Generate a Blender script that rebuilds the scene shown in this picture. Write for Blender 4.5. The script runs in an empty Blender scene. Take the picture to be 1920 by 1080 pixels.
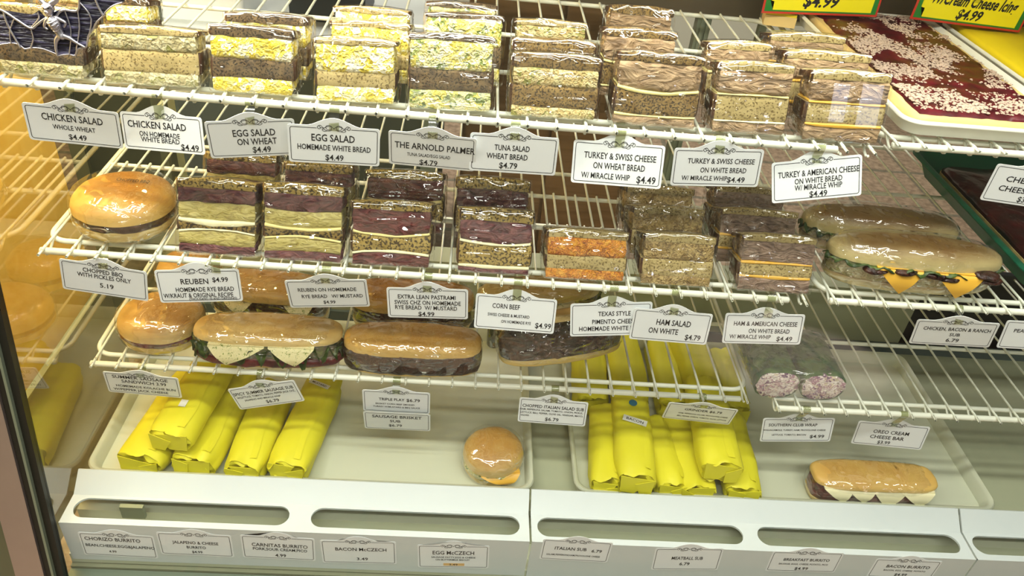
import bpy, bmesh, math, random
from mathutils import Vector, Matrix, Euler, noise
random.seed(7)
PI = math.pi
scene = bpy.context.scene
COL = scene.collection

# ------------------------------------------------------------------ camera
cam_data = bpy.data.cameras.new('camera')
cam = bpy.data.objects.new('camera', cam_data)
COL.objects.link(cam)
cam.location = (0.6315, -1.0177, 0.4645)
cam.rotation_euler = (math.radians(53.4975), math.radians(-5.1534), math.radians(-0.9757))
cam_data.sensor_width = 36.0
cam_data.lens = 1469.63 / 1920.0 * 36.0
cam_data.clip_start = 0.02
scene.camera = cam
# ------------------------------------------------------------------ world, lights, exposure
scene.view_settings.view_transform = 'Standard'
scene.view_settings.look = 'None'
scene.view_settings.gamma = 1.0
scene.view_settings.use_curve_mapping = False
scene.view_settings.exposure = -0.07
scene.cycles.transparent_max_bounces = 24
scene.cycles.max_bounces = 8
world = bpy.data.worlds.new('shop_ambient')
scene.world = world
world.use_nodes = True
world.node_tree.nodes['Background'].inputs[0].default_value = (0.96, 1.0, 0.93, 1)
world.node_tree.nodes['Background'].inputs[1].default_value = 0.09

def area(name, loc, rot, sx, sy, power, col=(1, 1, 1)):
    d = bpy.data.lights.new(name, 'AREA')
    d.shape = 'RECTANGLE'; d.size = sx; d.size_y = sy; d.energy = power; d.color = col
    o = bpy.data.objects.new(name, d); COL.objects.link(o)
    o.location = loc; o.rotation_euler = rot
    return o
# ceiling strips of the shop and the fluorescent tube under the top of the case
for x, y, p in ((-.6, -.6, 30), (.8, -.6, 30), (2.2, -.6, 14), (.1, -1.6, 20), (1.5, -1.6, 20), (.8, -2.8, 18)):
    area('ceiling_light', (x, y, 1.8), (0, 0, 0), 1.2, .16, p, (0.98, 1.0, 0.88))
area('ceiling_light', (0.8, 1.6, 1.75), (0, 0, 0), 2.4, 0.6, 70, (1.0, 0.96, 0.9))
area('partition_fill_light', (-.17, .12, .42), (0, 0, 0), .12, .6, 20.0, (1.0, .97, .85))  # unseen lamp added to brighten the partition beyond the side pane
area('case_tube', (0.75, 0.03, 0.40), (math.radians(14), 0, 0), 1.7, 0.03, 7, (1.0, 1.0, 0.86))

# added spot: bright floor patch behind the customer, mirrored in the front pane
sd = bpy.data.lights.new('floor_patch_spot', 'SPOT'); sd.energy = 3200; sd.color = (.86, .92, 1.0); sd.spot_size = math.radians(17); sd.spot_blend = .25; sd.shadow_soft_size = .05
so = bpy.data.objects.new('floor_patch_spot', sd); COL.objects.link(so); so.location = (3.0, -4.0, 1.6)
so.rotation_euler = (Vector((2.25, -2.5, -1.2))-Vector(so.location)).to_track_quat('-Z', 'Y').to_euler()
# ------------------------------------------------------------------ helpers
def srgb(h):
    if isinstance(h, str):
        h = h.lstrip('#'); c = [int(h[i:i+2], 16)/255 for i in (0, 2, 4)]
    else: c = h
    return tuple((x/12.92 if x <= .04045 else ((x+.055)/1.055)**2.4) for x in c) + (1.0,)

def new_mat(name):
    m = bpy.data.materials.new(name); m.use_nodes = True
    nt = m.node_tree
    for n in list(nt.nodes): nt.nodes.remove(n)
    out = nt.nodes.new('ShaderNodeOutputMaterial')
    return m, nt, out

def coords(nt, scale=(1, 1, 1), rnd=True):
    tc = nt.nodes.new('ShaderNodeTexCoord')
    mp = nt.nodes.new('ShaderNodeMapping'); mp.inputs['Scale'].default_value = scale
    nt.links.new(tc.outputs['Object'], mp.inputs['Vector'])
    if rnd:
        oi = nt.nodes.new('ShaderNodeObjectInfo')
        mm = nt.nodes.new('ShaderNodeMath'); mm.operation = 'MULTIPLY'; mm.inputs[1].default_value = 37.0
        nt.links.new(oi.outputs['Random'], mm.inputs[0])
        nt.links.new(mm.outputs[0], mp.inputs['Location'])
    return mp.outputs['Vector']

def ramp(nt, stops, interp='LINEAR'):
    r = nt.nodes.new('ShaderNodeValToRGB'); r.color_ramp.interpolation = interp
    e = r.color_ramp.elements
    while len(e) > 1: e.remove(e[-1])
    e[0].position = stops[0][0]; e[0].color = srgb(stops[0][1])
    for p, c in stops[1:]:
        x = e.new(p); x.color = srgb(c)
    return r

def plain(name, col, rough=.5, spec=.5, metal=0.0, var=0.0, scale=30, bump=0.0):
    m, nt, out = new_mat(name)
    b = nt.nodes.new('ShaderNodeBsdfPrincipled')
    b.inputs['Base Color'].default_value = srgb(col)
    b.inputs['Roughness'].default_value = rough
    b.inputs['Metallic'].default_value = metal
    b.inputs['Specular IOR Level'].default_value = spec
    if var or bump:
        n = nt.nodes.new('ShaderNodeTexNoise'); n.inputs['Scale'].default_value = scale; n.inputs['Detail'].default_value = 5
        nt.links.new(coords(nt), n.inputs['Vector'])
        if var:
            c = srgb(col)
            mx = nt.nodes.new('ShaderNodeMix'); mx.data_type = 'RGBA'
            mx.inputs[6].default_value = tuple(x*(1-var) for x in c[:3])+(1,)
            mx.inputs[7].default_value = tuple(min(1, x*(1+var)) for x in c[:3])+(1,)
            nt.links.new(n.outputs[0], mx.inputs[0]); nt.links.new(mx.outputs[2], b.inputs['Base Color'])
        if bump:
            bp = nt.nodes.new('ShaderNodeBump'); bp.inputs['Strength'].default_value = bump; bp.inputs['Distance'].default_value = .004
            nt.links.new(n.outputs[0], bp.inputs['Height']); nt.links.new(bp.outputs[0], b.inputs['Normal'])
    nt.links.new(b.outputs[0], out.inputs[0])
    return m

def food(name, stops, scale=120, rough=.6, bump=.6, stretch=(1, 1, 1), kind='noise', pores=None, detail=4, distort=0.0, spec=.4, dist=.004):
    """clumpy two- or three-colour food with matching relief"""
    m, nt, out = new_mat(name)
    b = nt.nodes.new('ShaderNodeBsdfPrincipled'); b.inputs['Roughness'].default_value = rough
    b.inputs['Specular IOR Level'].default_value = spec
    v = coords(nt, stretch)
    if kind == 'noise':
        t = nt.nodes.new('ShaderNodeTexNoise'); t.inputs['Scale'].default_value = scale
        t.inputs['Detail'].default_value = detail; t.inputs['Distortion'].default_value = distort
        fac = t.outputs[0]
    else:
        nz = nt.nodes.new('ShaderNodeTexNoise'); nz.inputs['Scale'].default_value = scale*.8
        nt.links.new(v, nz.inputs['Vector'])
        ad = nt.nodes.new('ShaderNodeMix'); ad.data_type = 'RGBA'; ad.blend_type = 'ADD'; ad.inputs[0].default_value = .03
        nt.links.new(v, ad.inputs[6]); nt.links.new(nz.outputs[1], ad.inputs[7])
        v = ad.outputs[2]
        t = nt.nodes.new('ShaderNodeTexVoronoi'); t.inputs['Scale'].default_value = scale
        sp = nt.nodes.new('ShaderNodeSeparateColor'); nt.links.new(t.outputs['Color'], sp.inputs[0])
        fac = sp.outputs[0]
    nt.links.new(v, t.inputs['Vector'])
    r = ramp(nt, stops); nt.links.new(fac, r.inputs[0])
    colr = r.outputs[0]
    h = fac if kind == 'noise' else t.outputs['Distance']
    if pores:
        pv = nt.nodes.new('ShaderNodeTexNoise'); pv.inputs['Scale'].default_value = pores[0]; pv.inputs['Detail'].default_value = 2
        nt.links.new(v, pv.inputs['Vector'])
        pr = ramp(nt, [(pores[2], '#000000'), (pores[2]+.08, '#ffffff')]); nt.links.new(pv.outputs[0], pr.inputs[0])
        mx = nt.nodes.new('ShaderNodeMix'); mx.data_type = 'RGBA'
        mx.inputs[6].default_value = srgb(pores[1])
        nt.links.new(pr.outputs[0], mx.inputs[0]); nt.links.new(colr, mx.inputs[7]); colr = mx.outputs[2]
        h = pr.outputs[0]
    nt.links.new(colr, b.inputs['Base Color'])
    bp = nt.nodes.new('ShaderNodeBump'); bp.inputs['Strength'].default_value = bump; bp.inputs['Distance'].default_value = dist
    nt.links.new(h, bp.inputs['Height']); nt.links.new(bp.outputs[0], b.inputs['Normal'])
    nt.links.new(b.outputs[0], out.inputs[0])
    return m

def outer(nt, ma):
    """reflect only where light meets the outer side of a thin sheet"""
    ge = nt.nodes.new('ShaderNodeNewGeometry'); sb = nt.nodes.new('ShaderNodeMath'); sb.operation = 'SUBTRACT'; sb.inputs[0].default_value = 1.0
    nt.links.new(ge.outputs['Backfacing'], sb.inputs[1])
    ml = nt.nodes.new('ShaderNodeMath'); ml.operation = 'MULTIPLY'
    nt.links.new(sb.outputs[0], ml.inputs[0]); nt.links.new(ma.outputs[0], ml.inputs[1])
    return ml.outputs[0]

def film_mat(name, stretch=(12, 12, 95), dist=.005, base=.12, gain=1.0, rough=.05):
    m, nt, out = new_mat(name)
    n = nt.nodes.new('ShaderNodeTexNoise'); n.noise_type = 'RIDGED_MULTIFRACTAL'
    n.inputs['Scale'].default_value = 1.0; n.inputs['Detail'].default_value = 2; n.inputs['Distortion'].default_value = .5
    nt.links.new(coords(nt, stretch), n.inputs['Vector'])
    n2 = nt.nodes.new('ShaderNodeTexNoise'); n2.inputs['Scale'].default_value = 32.0; n2.inputs['Detail'].default_value = 1
    nt.links.new(coords(nt), n2.inputs['Vector'])
    mk = nt.nodes.new('ShaderNodeMapRange'); mk.inputs[1].default_value = .40; mk.inputs[2].default_value = .62; mk.inputs[3].default_value = .15
    nt.links.new(n2.outputs[0], mk.inputs[0])
    bp = nt.nodes.new('ShaderNodeBump'); bp.inputs['Distance'].default_value = dist
    nt.links.new(mk.outputs[0], bp.inputs['Strength'])
    nt.links.new(n.outputs[0], bp.inputs['Height'])
    bp2 = nt.nodes.new('ShaderNodeBump'); bp2.inputs['Strength'].default_value = .7; bp2.inputs['Distance'].default_value = .010
    nt.links.new(n2.outputs[0], bp2.inputs['Height']); nt.links.new(bp.outputs[0], bp2.inputs['Normal'])
    fr = nt.nodes.new('ShaderNodeFresnel'); fr.inputs['IOR'].default_value = 1.45
    nt.links.new(bp2.outputs[0], fr.inputs['Normal'])
    ma = nt.nodes.new('ShaderNodeMath'); ma.operation = 'MULTIPLY_ADD'; ma.inputs[1].default_value = gain; ma.inputs[2].default_value = base
    ma.use_clamp = True
    nt.links.new(fr.outputs[0], ma.inputs[0])
    g = nt.nodes.new('ShaderNodeBsdfGlossy'); g.inputs['Roughness'].default_value = rough
    nt.links.new(bp2.outputs[0], g.inputs['Normal'])
    t = nt.nodes.new('ShaderNodeBsdfTransparent')
    mx = nt.nodes.new('ShaderNodeMixShader')
    nt.links.new(outer(nt, ma), mx.inputs[0]); nt.links.new(t.outputs[0], mx.inputs[1]); nt.links.new(g.outputs[0], mx.inputs[2])
    nt.links.new(mx.outputs[0], out.inputs[0])
    return m

def glass_mat(name, ior=1.45, tint='#ffffff', rough=0.0, gain=1.0, base=0.0):
    m, nt, out = new_mat(name)
    fr = nt.nodes.new('ShaderNodeFresnel'); fr.inputs['IOR'].default_value = ior
    ma = nt.nodes.new('ShaderNodeMath'); ma.operation = 'MULTIPLY_ADD'; ma.inputs[1].default_value = gain; ma.inputs[2].default_value = base; ma.use_clamp = True
    nt.links.new(fr.outputs[0], ma.inputs[0])
    g = nt.nodes.new('ShaderNodeBsdfGlossy'); g.inputs['Roughness'].default_value = rough
    t = nt.nodes.new('ShaderNodeBsdfTransparent'); t.inputs[0].default_value = srgb(tint)
    mx = nt.nodes.new('ShaderNodeMixShader')
    nt.links.new(outer(nt, ma), mx.inputs[0]); nt.links.new(t.outputs[0], mx.inputs[1]); nt.links.new(g.outputs[0], mx.inputs[2])
    nt.links.new(mx.outputs[0], out.inputs[0])
    return m

def bake_mat(name, low, high, zlo, zhi, rough=.35, spots=.25):
    """bread crust: pale where the bun was cut, browner towards its crown"""
    m, nt, out = new_mat(name)
    b = nt.nodes.new('ShaderNodeBsdfPrincipled'); b.inputs['Roughness'].default_value = rough
    tc = nt.nodes.new('ShaderNodeTexCoord'); sx = nt.nodes.new('ShaderNodeSeparateXYZ')
    nt.links.new(tc.outputs['Object'], sx.inputs[0])
    mr = nt.nodes.new('ShaderNodeMapRange'); mr.inputs[1].default_value = zlo; mr.inputs[2].default_value = zhi
    nt.links.new(sx.outputs[2], mr.inputs[0])
    n = nt.nodes.new('ShaderNodeTexNoise'); n.inputs['Scale'].default_value = 28; n.inputs['Detail'].default_value = 5
    nt.links.new(coords(nt), n.inputs['Vector'])
    ma = nt.nodes.new('ShaderNodeMath'); ma.operation = 'MULTIPLY_ADD'; ma.inputs[1].default_value = spots*2; ma.inputs[2].default_value = -spots
    nt.links.new(n.outputs[0], ma.inputs[0])
    ad = nt.nodes.new('ShaderNodeMath'); ad.operation = 'ADD'; ad.use_clamp = True
    nt.links.new(mr.outputs[0], ad.inputs[0]); nt.links.new(ma.outputs[0], ad.inputs[1])
    r = ramp(nt, [(0, low), (1, high)]); nt.links.new(ad.outputs[0], r.inputs[0])
    nt.links.new(r.outputs[0], b.inputs['Base Color'])
    bp = nt.nodes.new('ShaderNodeBump'); bp.inputs['Strength'].default_value = .15; bp.inputs['Distance'].default_value = .003
    nt.links.new(n.outputs[0], bp.inputs['Height']); nt.links.new(bp.outputs[0], b.inputs['Normal'])
    nt.links.new(b.outputs[0], out.inputs[0])
    return m

def emit(name, col, s):
    m, nt, out = new_mat(name)
    e = nt.nodes.new('ShaderNodeEmission'); e.inputs[0].default_value = srgb(col); e.inputs[1].default_value = s
    nt.links.new(e.outputs[0], out.inputs[0]); return m

def tile_mat(name, c1, c2, grout, sc):
    m, nt, out = new_mat(name)
    b = nt.nodes.new('ShaderNodeBsdfPrincipled'); b.inputs['Roughness'].default_value = .45
    t = nt.nodes.new('ShaderNodeTexBrick'); t.offset = 0.0
    t.inputs['Color1'].default_value = srgb(c1); t.inputs['Color2'].default_value = srgb(c2); t.inputs['Mortar'].default_value = srgb(grout)
    t.inputs['Scale'].default_value = sc; t.inputs['Mortar Size'].default_value = .03
    t.inputs['Brick Width'].default_value = 1.0; t.inputs['Row Height'].default_value = 1.0
    nt.links.new(coords(nt, rnd=False), t.inputs['Vector'])
    n = nt.nodes.new('ShaderNodeTexNoise'); n.inputs['Scale'].default_value = 40; n.inputs['Detail'].default_value = 6
    nt.links.new(coords(nt, rnd=False), n.inputs['Vector'])
    mx = nt.nodes.new('ShaderNodeMix'); mx.data_type = 'RGBA'; mx.blend_type = 'MULTIPLY'; mx.inputs[0].default_value = .6
    r = ramp(nt, [(.35, '#8a8078'), (.65, '#ffffff')]); nt.links.new(n.outputs[0], r.inputs[0])
    nt.links.new(t.outputs[0], mx.inputs[6]); nt.links.new(r.outputs[0], mx.inputs[7]); nt.links.new(mx.outputs[2], b.inputs['Base Color'])
    nt.links.new(b.outputs[0], out.inputs[0]); return m

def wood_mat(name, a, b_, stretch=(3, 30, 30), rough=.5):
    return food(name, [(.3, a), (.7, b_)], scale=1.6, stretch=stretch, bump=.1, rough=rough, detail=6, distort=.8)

M = {}
M['enamel'] = plain('white_wire_enamel', '#e6e8d8', .35)
M['card'] = plain('white_card', '#e4e8ea', .45)
M['ink'] = plain('black_ink', '#15151c', .6)
M['clip'] = glass_mat('clear_plastic_clip', 1.45, '#e9ebdc', .15, 1.0, .12)
M['tray'] = plain('cream_tray_plastic', '#c6c9b2', .35, var=.04, scale=12)
M['tray_white'] = plain('white_tray_plastic', '#e9e8dc', .35)
M['abs'] = plain('white_vent_plastic', '#c9d0d0', .35, var=.03, scale=6)
M['liner'] = plain('white_enamelled_liner', '#a6aa8e', .4, var=.05, scale=5)
M['under'] = plain('grey_green_liner', '#7d8168', .5, var=.08, scale=6)
M['steel'] = plain('brushed_steel', '#b9aaa6', .38, metal=.85, var=.08, scale=20)
M['gasket'] = plain('black_rubber_gasket', '#16150f', .45)
M['alu'] = plain('aluminium_door_stile', '#8f9a88', .35, metal=.6)
M['rail'] = plain('bronze_rail', '#5a5040', .5, metal=.3)
M['glass'] = glass_mat('front_pane_glass', 1.5)
M['sideglass'] = glass_mat('mirroring_side_pane', 1.5, '#fbf3d8', .03, 1.0, .19)
M['film'] = film_mat('cling_film')
M['film_loose'] = film_mat('cling_film_creased', (50, 50, 60), .006, .10)
M['film_bun'] = film_mat('cling_film_on_buns', (40, 24, 85), .010, .15)
M['wheat'] = food('wheat_bread', [(.3, '#4a3826'), (.7, '#76603f')], 90, .8, .5, pores=(380, '#261a0e', .40))
M['wheat_gold'] = food('golden_wheat_bread', [(.3, '#695028'), (.7, '#8e733e')], 90, .8, .5, pores=(380, '#33220e', .41))
M['white'] = food('white_bread', [(.3, '#9a8856'), (.7, '#b8a46e')], 60, .85, .35, pores=(330, '#6e5a30', .38))
M['rye'] = food('rye_bread', [(.3, '#8d7638'), (.7, '#ab9350')], 70, .85, .45, pores=(280, '#3d2c10', .41))
M['rye_dark'] = food('dark_rye_bread', [(.3, '#6b5628'), (.7, '#8d7437')], 70, .85, .45, pores=(260, '#2a1c0a', .44))
M['bread_crust'] = food('dark_bread_crust', [(.3, '#22110a'), (.7, '#4a2812')], 40, .5, .3)
M['egg'] = food('egg_salad', [(0, '#d9bf2e'), (.35, '#e6d046'), (.62, '#efe08a'), (.8, '#f6f0cc'), (1, '#f8f4dc')], 120, .35, .9, kind='vor', spec=.6)
M['egg_tuna'] = food('tuna_egg_salad', [(0, '#c9b642'), (.3, '#dccf6a'), (.6, '#e7e2b8'), (.8, '#8f9a4a'), (.92, '#4a6420'), (1, '#e9e6cc')], 130, .4, .9, kind='vor', spec=.6)
M['tuna'] = food('tuna_salad', [(0, '#a68d52'), (.4, '#c4ae74'), (.75, '#d4c594'), (.88, '#8b8c3a'), (1, '#9a8650')], 130, .5, .9, kind='vor')
M['chicken'] = food('chicken_salad', [(0, '#8f855c'), (.4, '#aaa078'), (.72, '#bfb894'), (.88, '#82813f'), (1, '#b5a67a')], 110, .5, .8, kind='vor')
M['turkey'] = food('shaved_turkey', [(.25, '#4f3a26'), (.42, '#8c7050'), (.6, '#ab8e6a'), (.8, '#bea27e')], 26, .5, 1.0, stretch=(1, 1, 2.6), distort=2.5, detail=5, dist=.01)
M['ham'] = food('shaved_ham', [(.25, '#42302a'), (.42, '#7a6252'), (.6, '#957c6a'), (.8, '#a88e7c')], 30, .5, 1.0, stretch=(1, 1, 2.2), distort=2.5, detail=5, dist=.01)
M['ham_salad'] = food('ham_salad', [(0, '#7c6238'), (.35, '#a98d56'), (.75, '#c0a66c'), (1, '#6c532c')], 150, .55, .9, kind='vor')
M['corned'] = food('corned_beef', [(.25, '#2a1018'), (.45, '#552630'), (.65, '#744042'), (.85, '#90605a')], 40, .35, 1.0, stretch=(1, 1, 2.0), distort=2.0, detail=5, dist=.008)
M['pastrami'] = food('pastrami', [(.25, '#2c0d10'), (.45, '#561f20'), (.7, '#743432'), (.9, '#8a4a40')], 40, .35, 1.0, stretch=(1, 1, 2.4), distort=2.0, detail=5, dist=.008)
M['kraut'] = food('sauerkraut', [(.3, '#8f8040'), (.5, '#b3a55c'), (.75, '#c8bd7c')], 60, .4, .9, stretch=(1, 1, 2.5), distort=1.5)
M['pimento'] = food('pimento_cheese', [(0, '#a85510'), (.3, '#d07c18'), (.6, '#e59522'), (.85, '#efae3c'), (1, '#8f3d0c')], 170, .45, .9, kind='vor', spec=.6)
M['swiss'] = plain('swiss_cheese', '#dcce88', .4, var=.06)
M['swiss_pale'] = plain('pale_swiss_cheese', '#e6dfb6', .35, var=.05)
M['american'] = plain('american_cheese', '#dba93a', .35, var=.05)
M['jack'] = food('pepper_jack_cheese', [(0, '#ded6a0'), (.9, '#e6deb0'), (.96, '#7a8a3a'), (1, '#7a8a3a')], 240, .4, .1, kind='vor')
M['lettuce'] = food('lettuce', [(.3, '#16220c'), (.55, '#33481a'), (.8, '#6f8238')], 60, .4, .8)
M['brisket'] = food('dark_brisket', [(.3, '#120604'), (.5, '#2c110b'), (.7, '#48200f'), (.9, '#63341a')], 55, .3, 1.0, detail=5, distort=1.0, dist=.008)
M['sausage'] = food('summer_sausage', [(.3, '#300c10'), (.55, '#641f26'), (.8, '#8e4040')], 60, .35, .8)
M['beef'] = food('chopped_beef', [(.3, '#1c0c08'), (.55, '#3e2012'), (.8, '#5e341c')], 90, .4, 1.0)
M['crust'] = bake_mat('golden_bun_crust', '#dcb866', '#b57a24', 0.0, .036, .5, .4)
M['crust_tan'] = bake_mat('tan_bun_crust', '#dcc07a', '#b3843a', 0.0, .034, .55, .45)
M['crust_sub'] = bake_mat('sub_roll_crust', '#d4bd72', '#99701f', 0.002, .036, .5)
M['crust_hoagie'] = bake_mat('long_roll_crust', '#d2c084', '#6a4a1a', .006, .028, .5, .3)
M['crumb'] = plain('pale_bun_base', '#d3b870', .6, var=.1, scale=30, bump=.15)
M['paper'] = plain('yellow_deli_paper', '#dcd428', .55, var=.10, scale=9, bump=.35)
M['label'] = plain('white_paper_label', '#e8e9e2', .5)
M['dot'] = plain('blue_dot_sticker', '#1f6a86', .5)
M['dot_dark'] = plain('dark_dot_sticker', '#202634', .5)
M['tortilla'] = food('spinach_tortilla', [(.3, '#22361a'), (.55, '#3f5a2a'), (.8, '#6c8250')], 50, .5, .5)
M['wrapfill'] = food('wrap_filling', [(0, '#d9c9c4'), (.35, '#efe6dc'), (.6, '#b88e96'), (.85, '#6b4a6a'), (1, '#e6d8b8')], 150, .4, .8, kind='vor')
M['cherry'] = food('cherry_glaze', [(.3, '#2c050c'), (.6, '#540a18'), (.85, '#721826')], 40, .38, .5, spec=.4)
M['cherry_dark'] = food('dark_cherry_topping', [(.3, '#16040a'), (.6, '#38060e'), (.85, '#5a0e16')], 30, .2, .7, spec=.6)
M['cake'] = plain('pale_cake_base', '#d6b878', .7, var=.12, scale=50, bump=.2)
M['crumbs'] = plain('powdered_crumb', '#b8a290', .8, var=.2, scale=60)
M['yellowcake'] = plain('yellow_iced_cake', '#e8cf1e', .5, var=.08, scale=12)
M['green'] = plain('green_tray_plastic', '#0d5a40', .4)
M['signyellow'] = plain('yellow_sign_card', '#f4e610', .5)
M['signred'] = plain('red_sign_border', '#c63420', .5)
M['signgreen'] = plain('green_sign_border', '#1c7a28', .5)
M['batwing'] = food('dark_pewter_wing', [(.42, '#0c0a18'), (.58, '#1c1930'), (.68, '#5c5878')], 9, .3, .9, stretch=(4, 4, 34), detail=5)
M['batbone'] = plain('silver_pewter', '#b8b4be', .28, metal=.9, bump=.3, scale=80)
M['tile'] = tile_mat('tan_floor_tile', '#c4a98e', '#b89c82', '#8f8672', 2.5)
M['wood'] = wood_mat('brown_cabinet_wood', '#7a5c38', '#94724a')
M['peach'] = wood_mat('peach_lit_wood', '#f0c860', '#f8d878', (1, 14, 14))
M['wallpaint'] = plain('cream_wall_paint', '#cfcdb8', .7)
M['counter'] = plain('grey_worktop', '#b9bdb6', .35, var=.06)
M['black'] = plain('black_plastic', '#14161c', .4)
M['darkboard'] = plain('dark_grey_green_board', '#3c423a', .5)
M['shadowgrey'] = plain('blue_grey_shadow_gap', '#58686a', .5)
M['duct'] = plain('grey_green_duct', '#cdd1b8', .5)
M['navy'] = plain('dark_navy_box', '#1c2836', .45)
M['whitebox'] = plain('white_bin_plastic', '#dcdfd8', .4)
M['bottle'] = glass_mat('grey_bottle_plastic', 1.45, '#a8a89c', .1, 1, .15)
M['tube'] = emit('lit_fluorescent_tube', '#fffde0', 6)
M['pane_glow'] = emit('glowing_glare_pane', '#dfe6ff', 9.0)
M['seed'] = plain('dark_speck', '#221c14', .6)

def link_mesh(name, bm, mats, parent=None, smooth=35):
    me = bpy.data.meshes.new(name)
    bmesh.ops.recalc_face_normals(bm, faces=bm.faces)
    bm.to_mesh(me); bm.free()
    if not isinstance(mats, (list, tuple)): mats = [mats]
    for m in mats: me.materials.append(m)
    if smooth:
        for p in me.polygons: p.use_smooth = True
        if smooth < 180: me.set_sharp_from_angle(angle=math.radians(smooth))
    o = bpy.data.objects.new(name, me); COL.objects.link(o)
    if parent is not None: o.parent = parent
    return o

def thing(name, label, cat, loc=(0, 0, 0), rot=(0, 0, 0), group=None):
    o = bpy.data.objects.new(name, None); COL.objects.link(o)
    o.empty_display_size = .02
    o.location = loc; o.rotation_euler = rot
    o['label'] = label; o['category'] = cat
    if group: o['group'] = group
    return o
def tag(o, label, cat, group=None):
    o['label'] = label; o['category'] = cat
    if group: o['group'] = group
    return o
def struct(o):
    o['kind'] = 'structure'; return o

def box(bm, a, b, mat=0):
    x0, y0, z0 = a; x1, y1, z1 = b
    v = [bm.verts.new(p) for p in ((x0,y0,z0),(x1,y0,z0),(x1,y1,z0),(x0,y1,z0),(x0,y0,z1),(x1,y0,z1),(x1,y1,z1),(x0,y1,z1))]
    for f in ((3,2,1,0),(4,5,6,7),(0,1,5,4),(1,2,6,5),(2,3,7,6),(3,0,4,7)):
        bm.faces.new([v[i] for i in f]).material_index = mat
    return v

def tube(bm, pts, r, n=8, closed=False):
    pts = [Vector(p) for p in pts]
    N = len(pts); rings = []
    up = None
    for i, p in enumerate(pts):
        if closed: t = (pts[(i+1) % N]-pts[i-1]).normalized()
        else: t = (pts[min(i+1, N-1)]-pts[max(i-1, 0)]).normalized()
        if up is None:
            up = Vector((0, 0, 1)) if abs(t.z) < .9 else Vector((0, 1, 0))
        a = (up-t*up.dot(t))
        if a.length < 1e-6: a = t.orthogonal()
        a.normalize(); up = a; b = t.cross(a)
        rr = r[i] if isinstance(r, (list, tuple)) else r
        rings.append([bm.verts.new(p+(a*math.cos(2*PI*k/n)+b*math.sin(2*PI*k/n))*rr) for k in range(n)])
    loft(bm, rings, closed)

def loft(bm, rings, closed=False, cap=True):
    n = len(rings[0])
    m = len(rings)
    for i in range(m if closed else m-1):
        A = rings[i]; B = rings[(i+1) % m]
        for k in range(n):
            bm.faces.new((A[k], A[(k+1) % n], B[(k+1) % n], B[k]))
    if not closed and cap:
        bm.faces.new(list(reversed(rings[0]))); bm.faces.new(rings[-1])

def smooth_path(P, k=6, closed=False):
    P = [Vector(p) for p in P]; out = []
    n = len(P)
    for i in range(n if closed else n-1):
        p0 = P[(i-1) % n] if closed else P[max(i-1, 0)]
        p1 = P[i]; p2 = P[(i+1) % n]
        p3 = P[(i+2) % n] if closed else P[min(i+2, n-1)]
        for j in range(k):
            t = j/k
            out.append(.5*((2*p1)+(p2-p0)*t+(2*p0-5*p1+4*p2-p3)*t*t+(3*p1-p0-3*p2+p3)*t**3))
    if not closed: out.append(P[-1])
    return out

def rrect(x0, x1, y0, y1, r, seg=5, sub=1):
    pts = []
    def side(a, b):
        for i in range(1, sub): pts.append((a[0]+(b[0]-a[0])*i/sub, a[1]+(b[1]-a[1])*i/sub))
    C = [((x1-r, y0+r), -90), ((x1-r, y1-r), 0), ((x0+r, y1-r), 90), ((x0+r, y0+r), 180)]
    first = True
    for c, a0 in C:
        cur = [(c[0]+r*math.cos(math.radians(a0+90*i/seg)), c[1]+r*math.sin(math.radians(a0+90*i/seg))) for i in range(seg+1)]
        if pts: side(pts[-1], cur[0])
        pts += cur
    side(pts[-1], pts[0])
    return pts

def nz(v, f, s=0.0):
    return noise.noise(Vector((v[0]*f+s, v[1]*f-s*1.7, v[2]*f+s*.3)))

def prism(bm, outline, to3d, depth, mat=0):
    """outline: list of 2-D points; to3d(x,y,d) -> 3-D; solid between d=0 and d=depth"""
    A = [bm.verts.new(to3d(x, y, 0)) for x, y in outline]
    B = [bm.verts.new(to3d(x, y, depth)) for x, y in outline]
    n = len(A)
    f0 = bm.faces.new(list(reversed(A))); f1 = bm.faces.new(B)
    fs = [f0, f1]
    for i in range(n): fs.append(bm.faces.new((A[i], A[(i+1) % n], B[(i+1) % n], B[i])))
    for f in fs: f.material_index = mat
    bmesh.ops.triangulate(bm, faces=[f0, f1])

def ribbon(bm, pts, w, to3d, d, closed=False):
    """flat printed line of width w along 2-D pts"""
    P = [Vector((p[0], p[1])) for p in pts]; n = len(P); L = []
    for i in range(n):
        a = P[i-1] if (closed or i) else P[0]; b = P[(i+1) % n] if (closed or i < n-1) else P[-1]
        t = (b-a); t = t.normalized() if t.length > 1e-9 else Vector((1, 0))
        nn = Vector((-t.y, t.x))*w/2
        L.append((bm.verts.new(to3d(P[i].x+nn.x, P[i].y+nn.y, d)), bm.verts.new(to3d(P[i].x-nn.x, P[i].y-nn.y, d))))
    for i in range(n if closed else n-1):
        a, b = L[i], L[(i+1) % n]
        bm.faces.new((a[0], a[1], b[1], b[0]))

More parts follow.
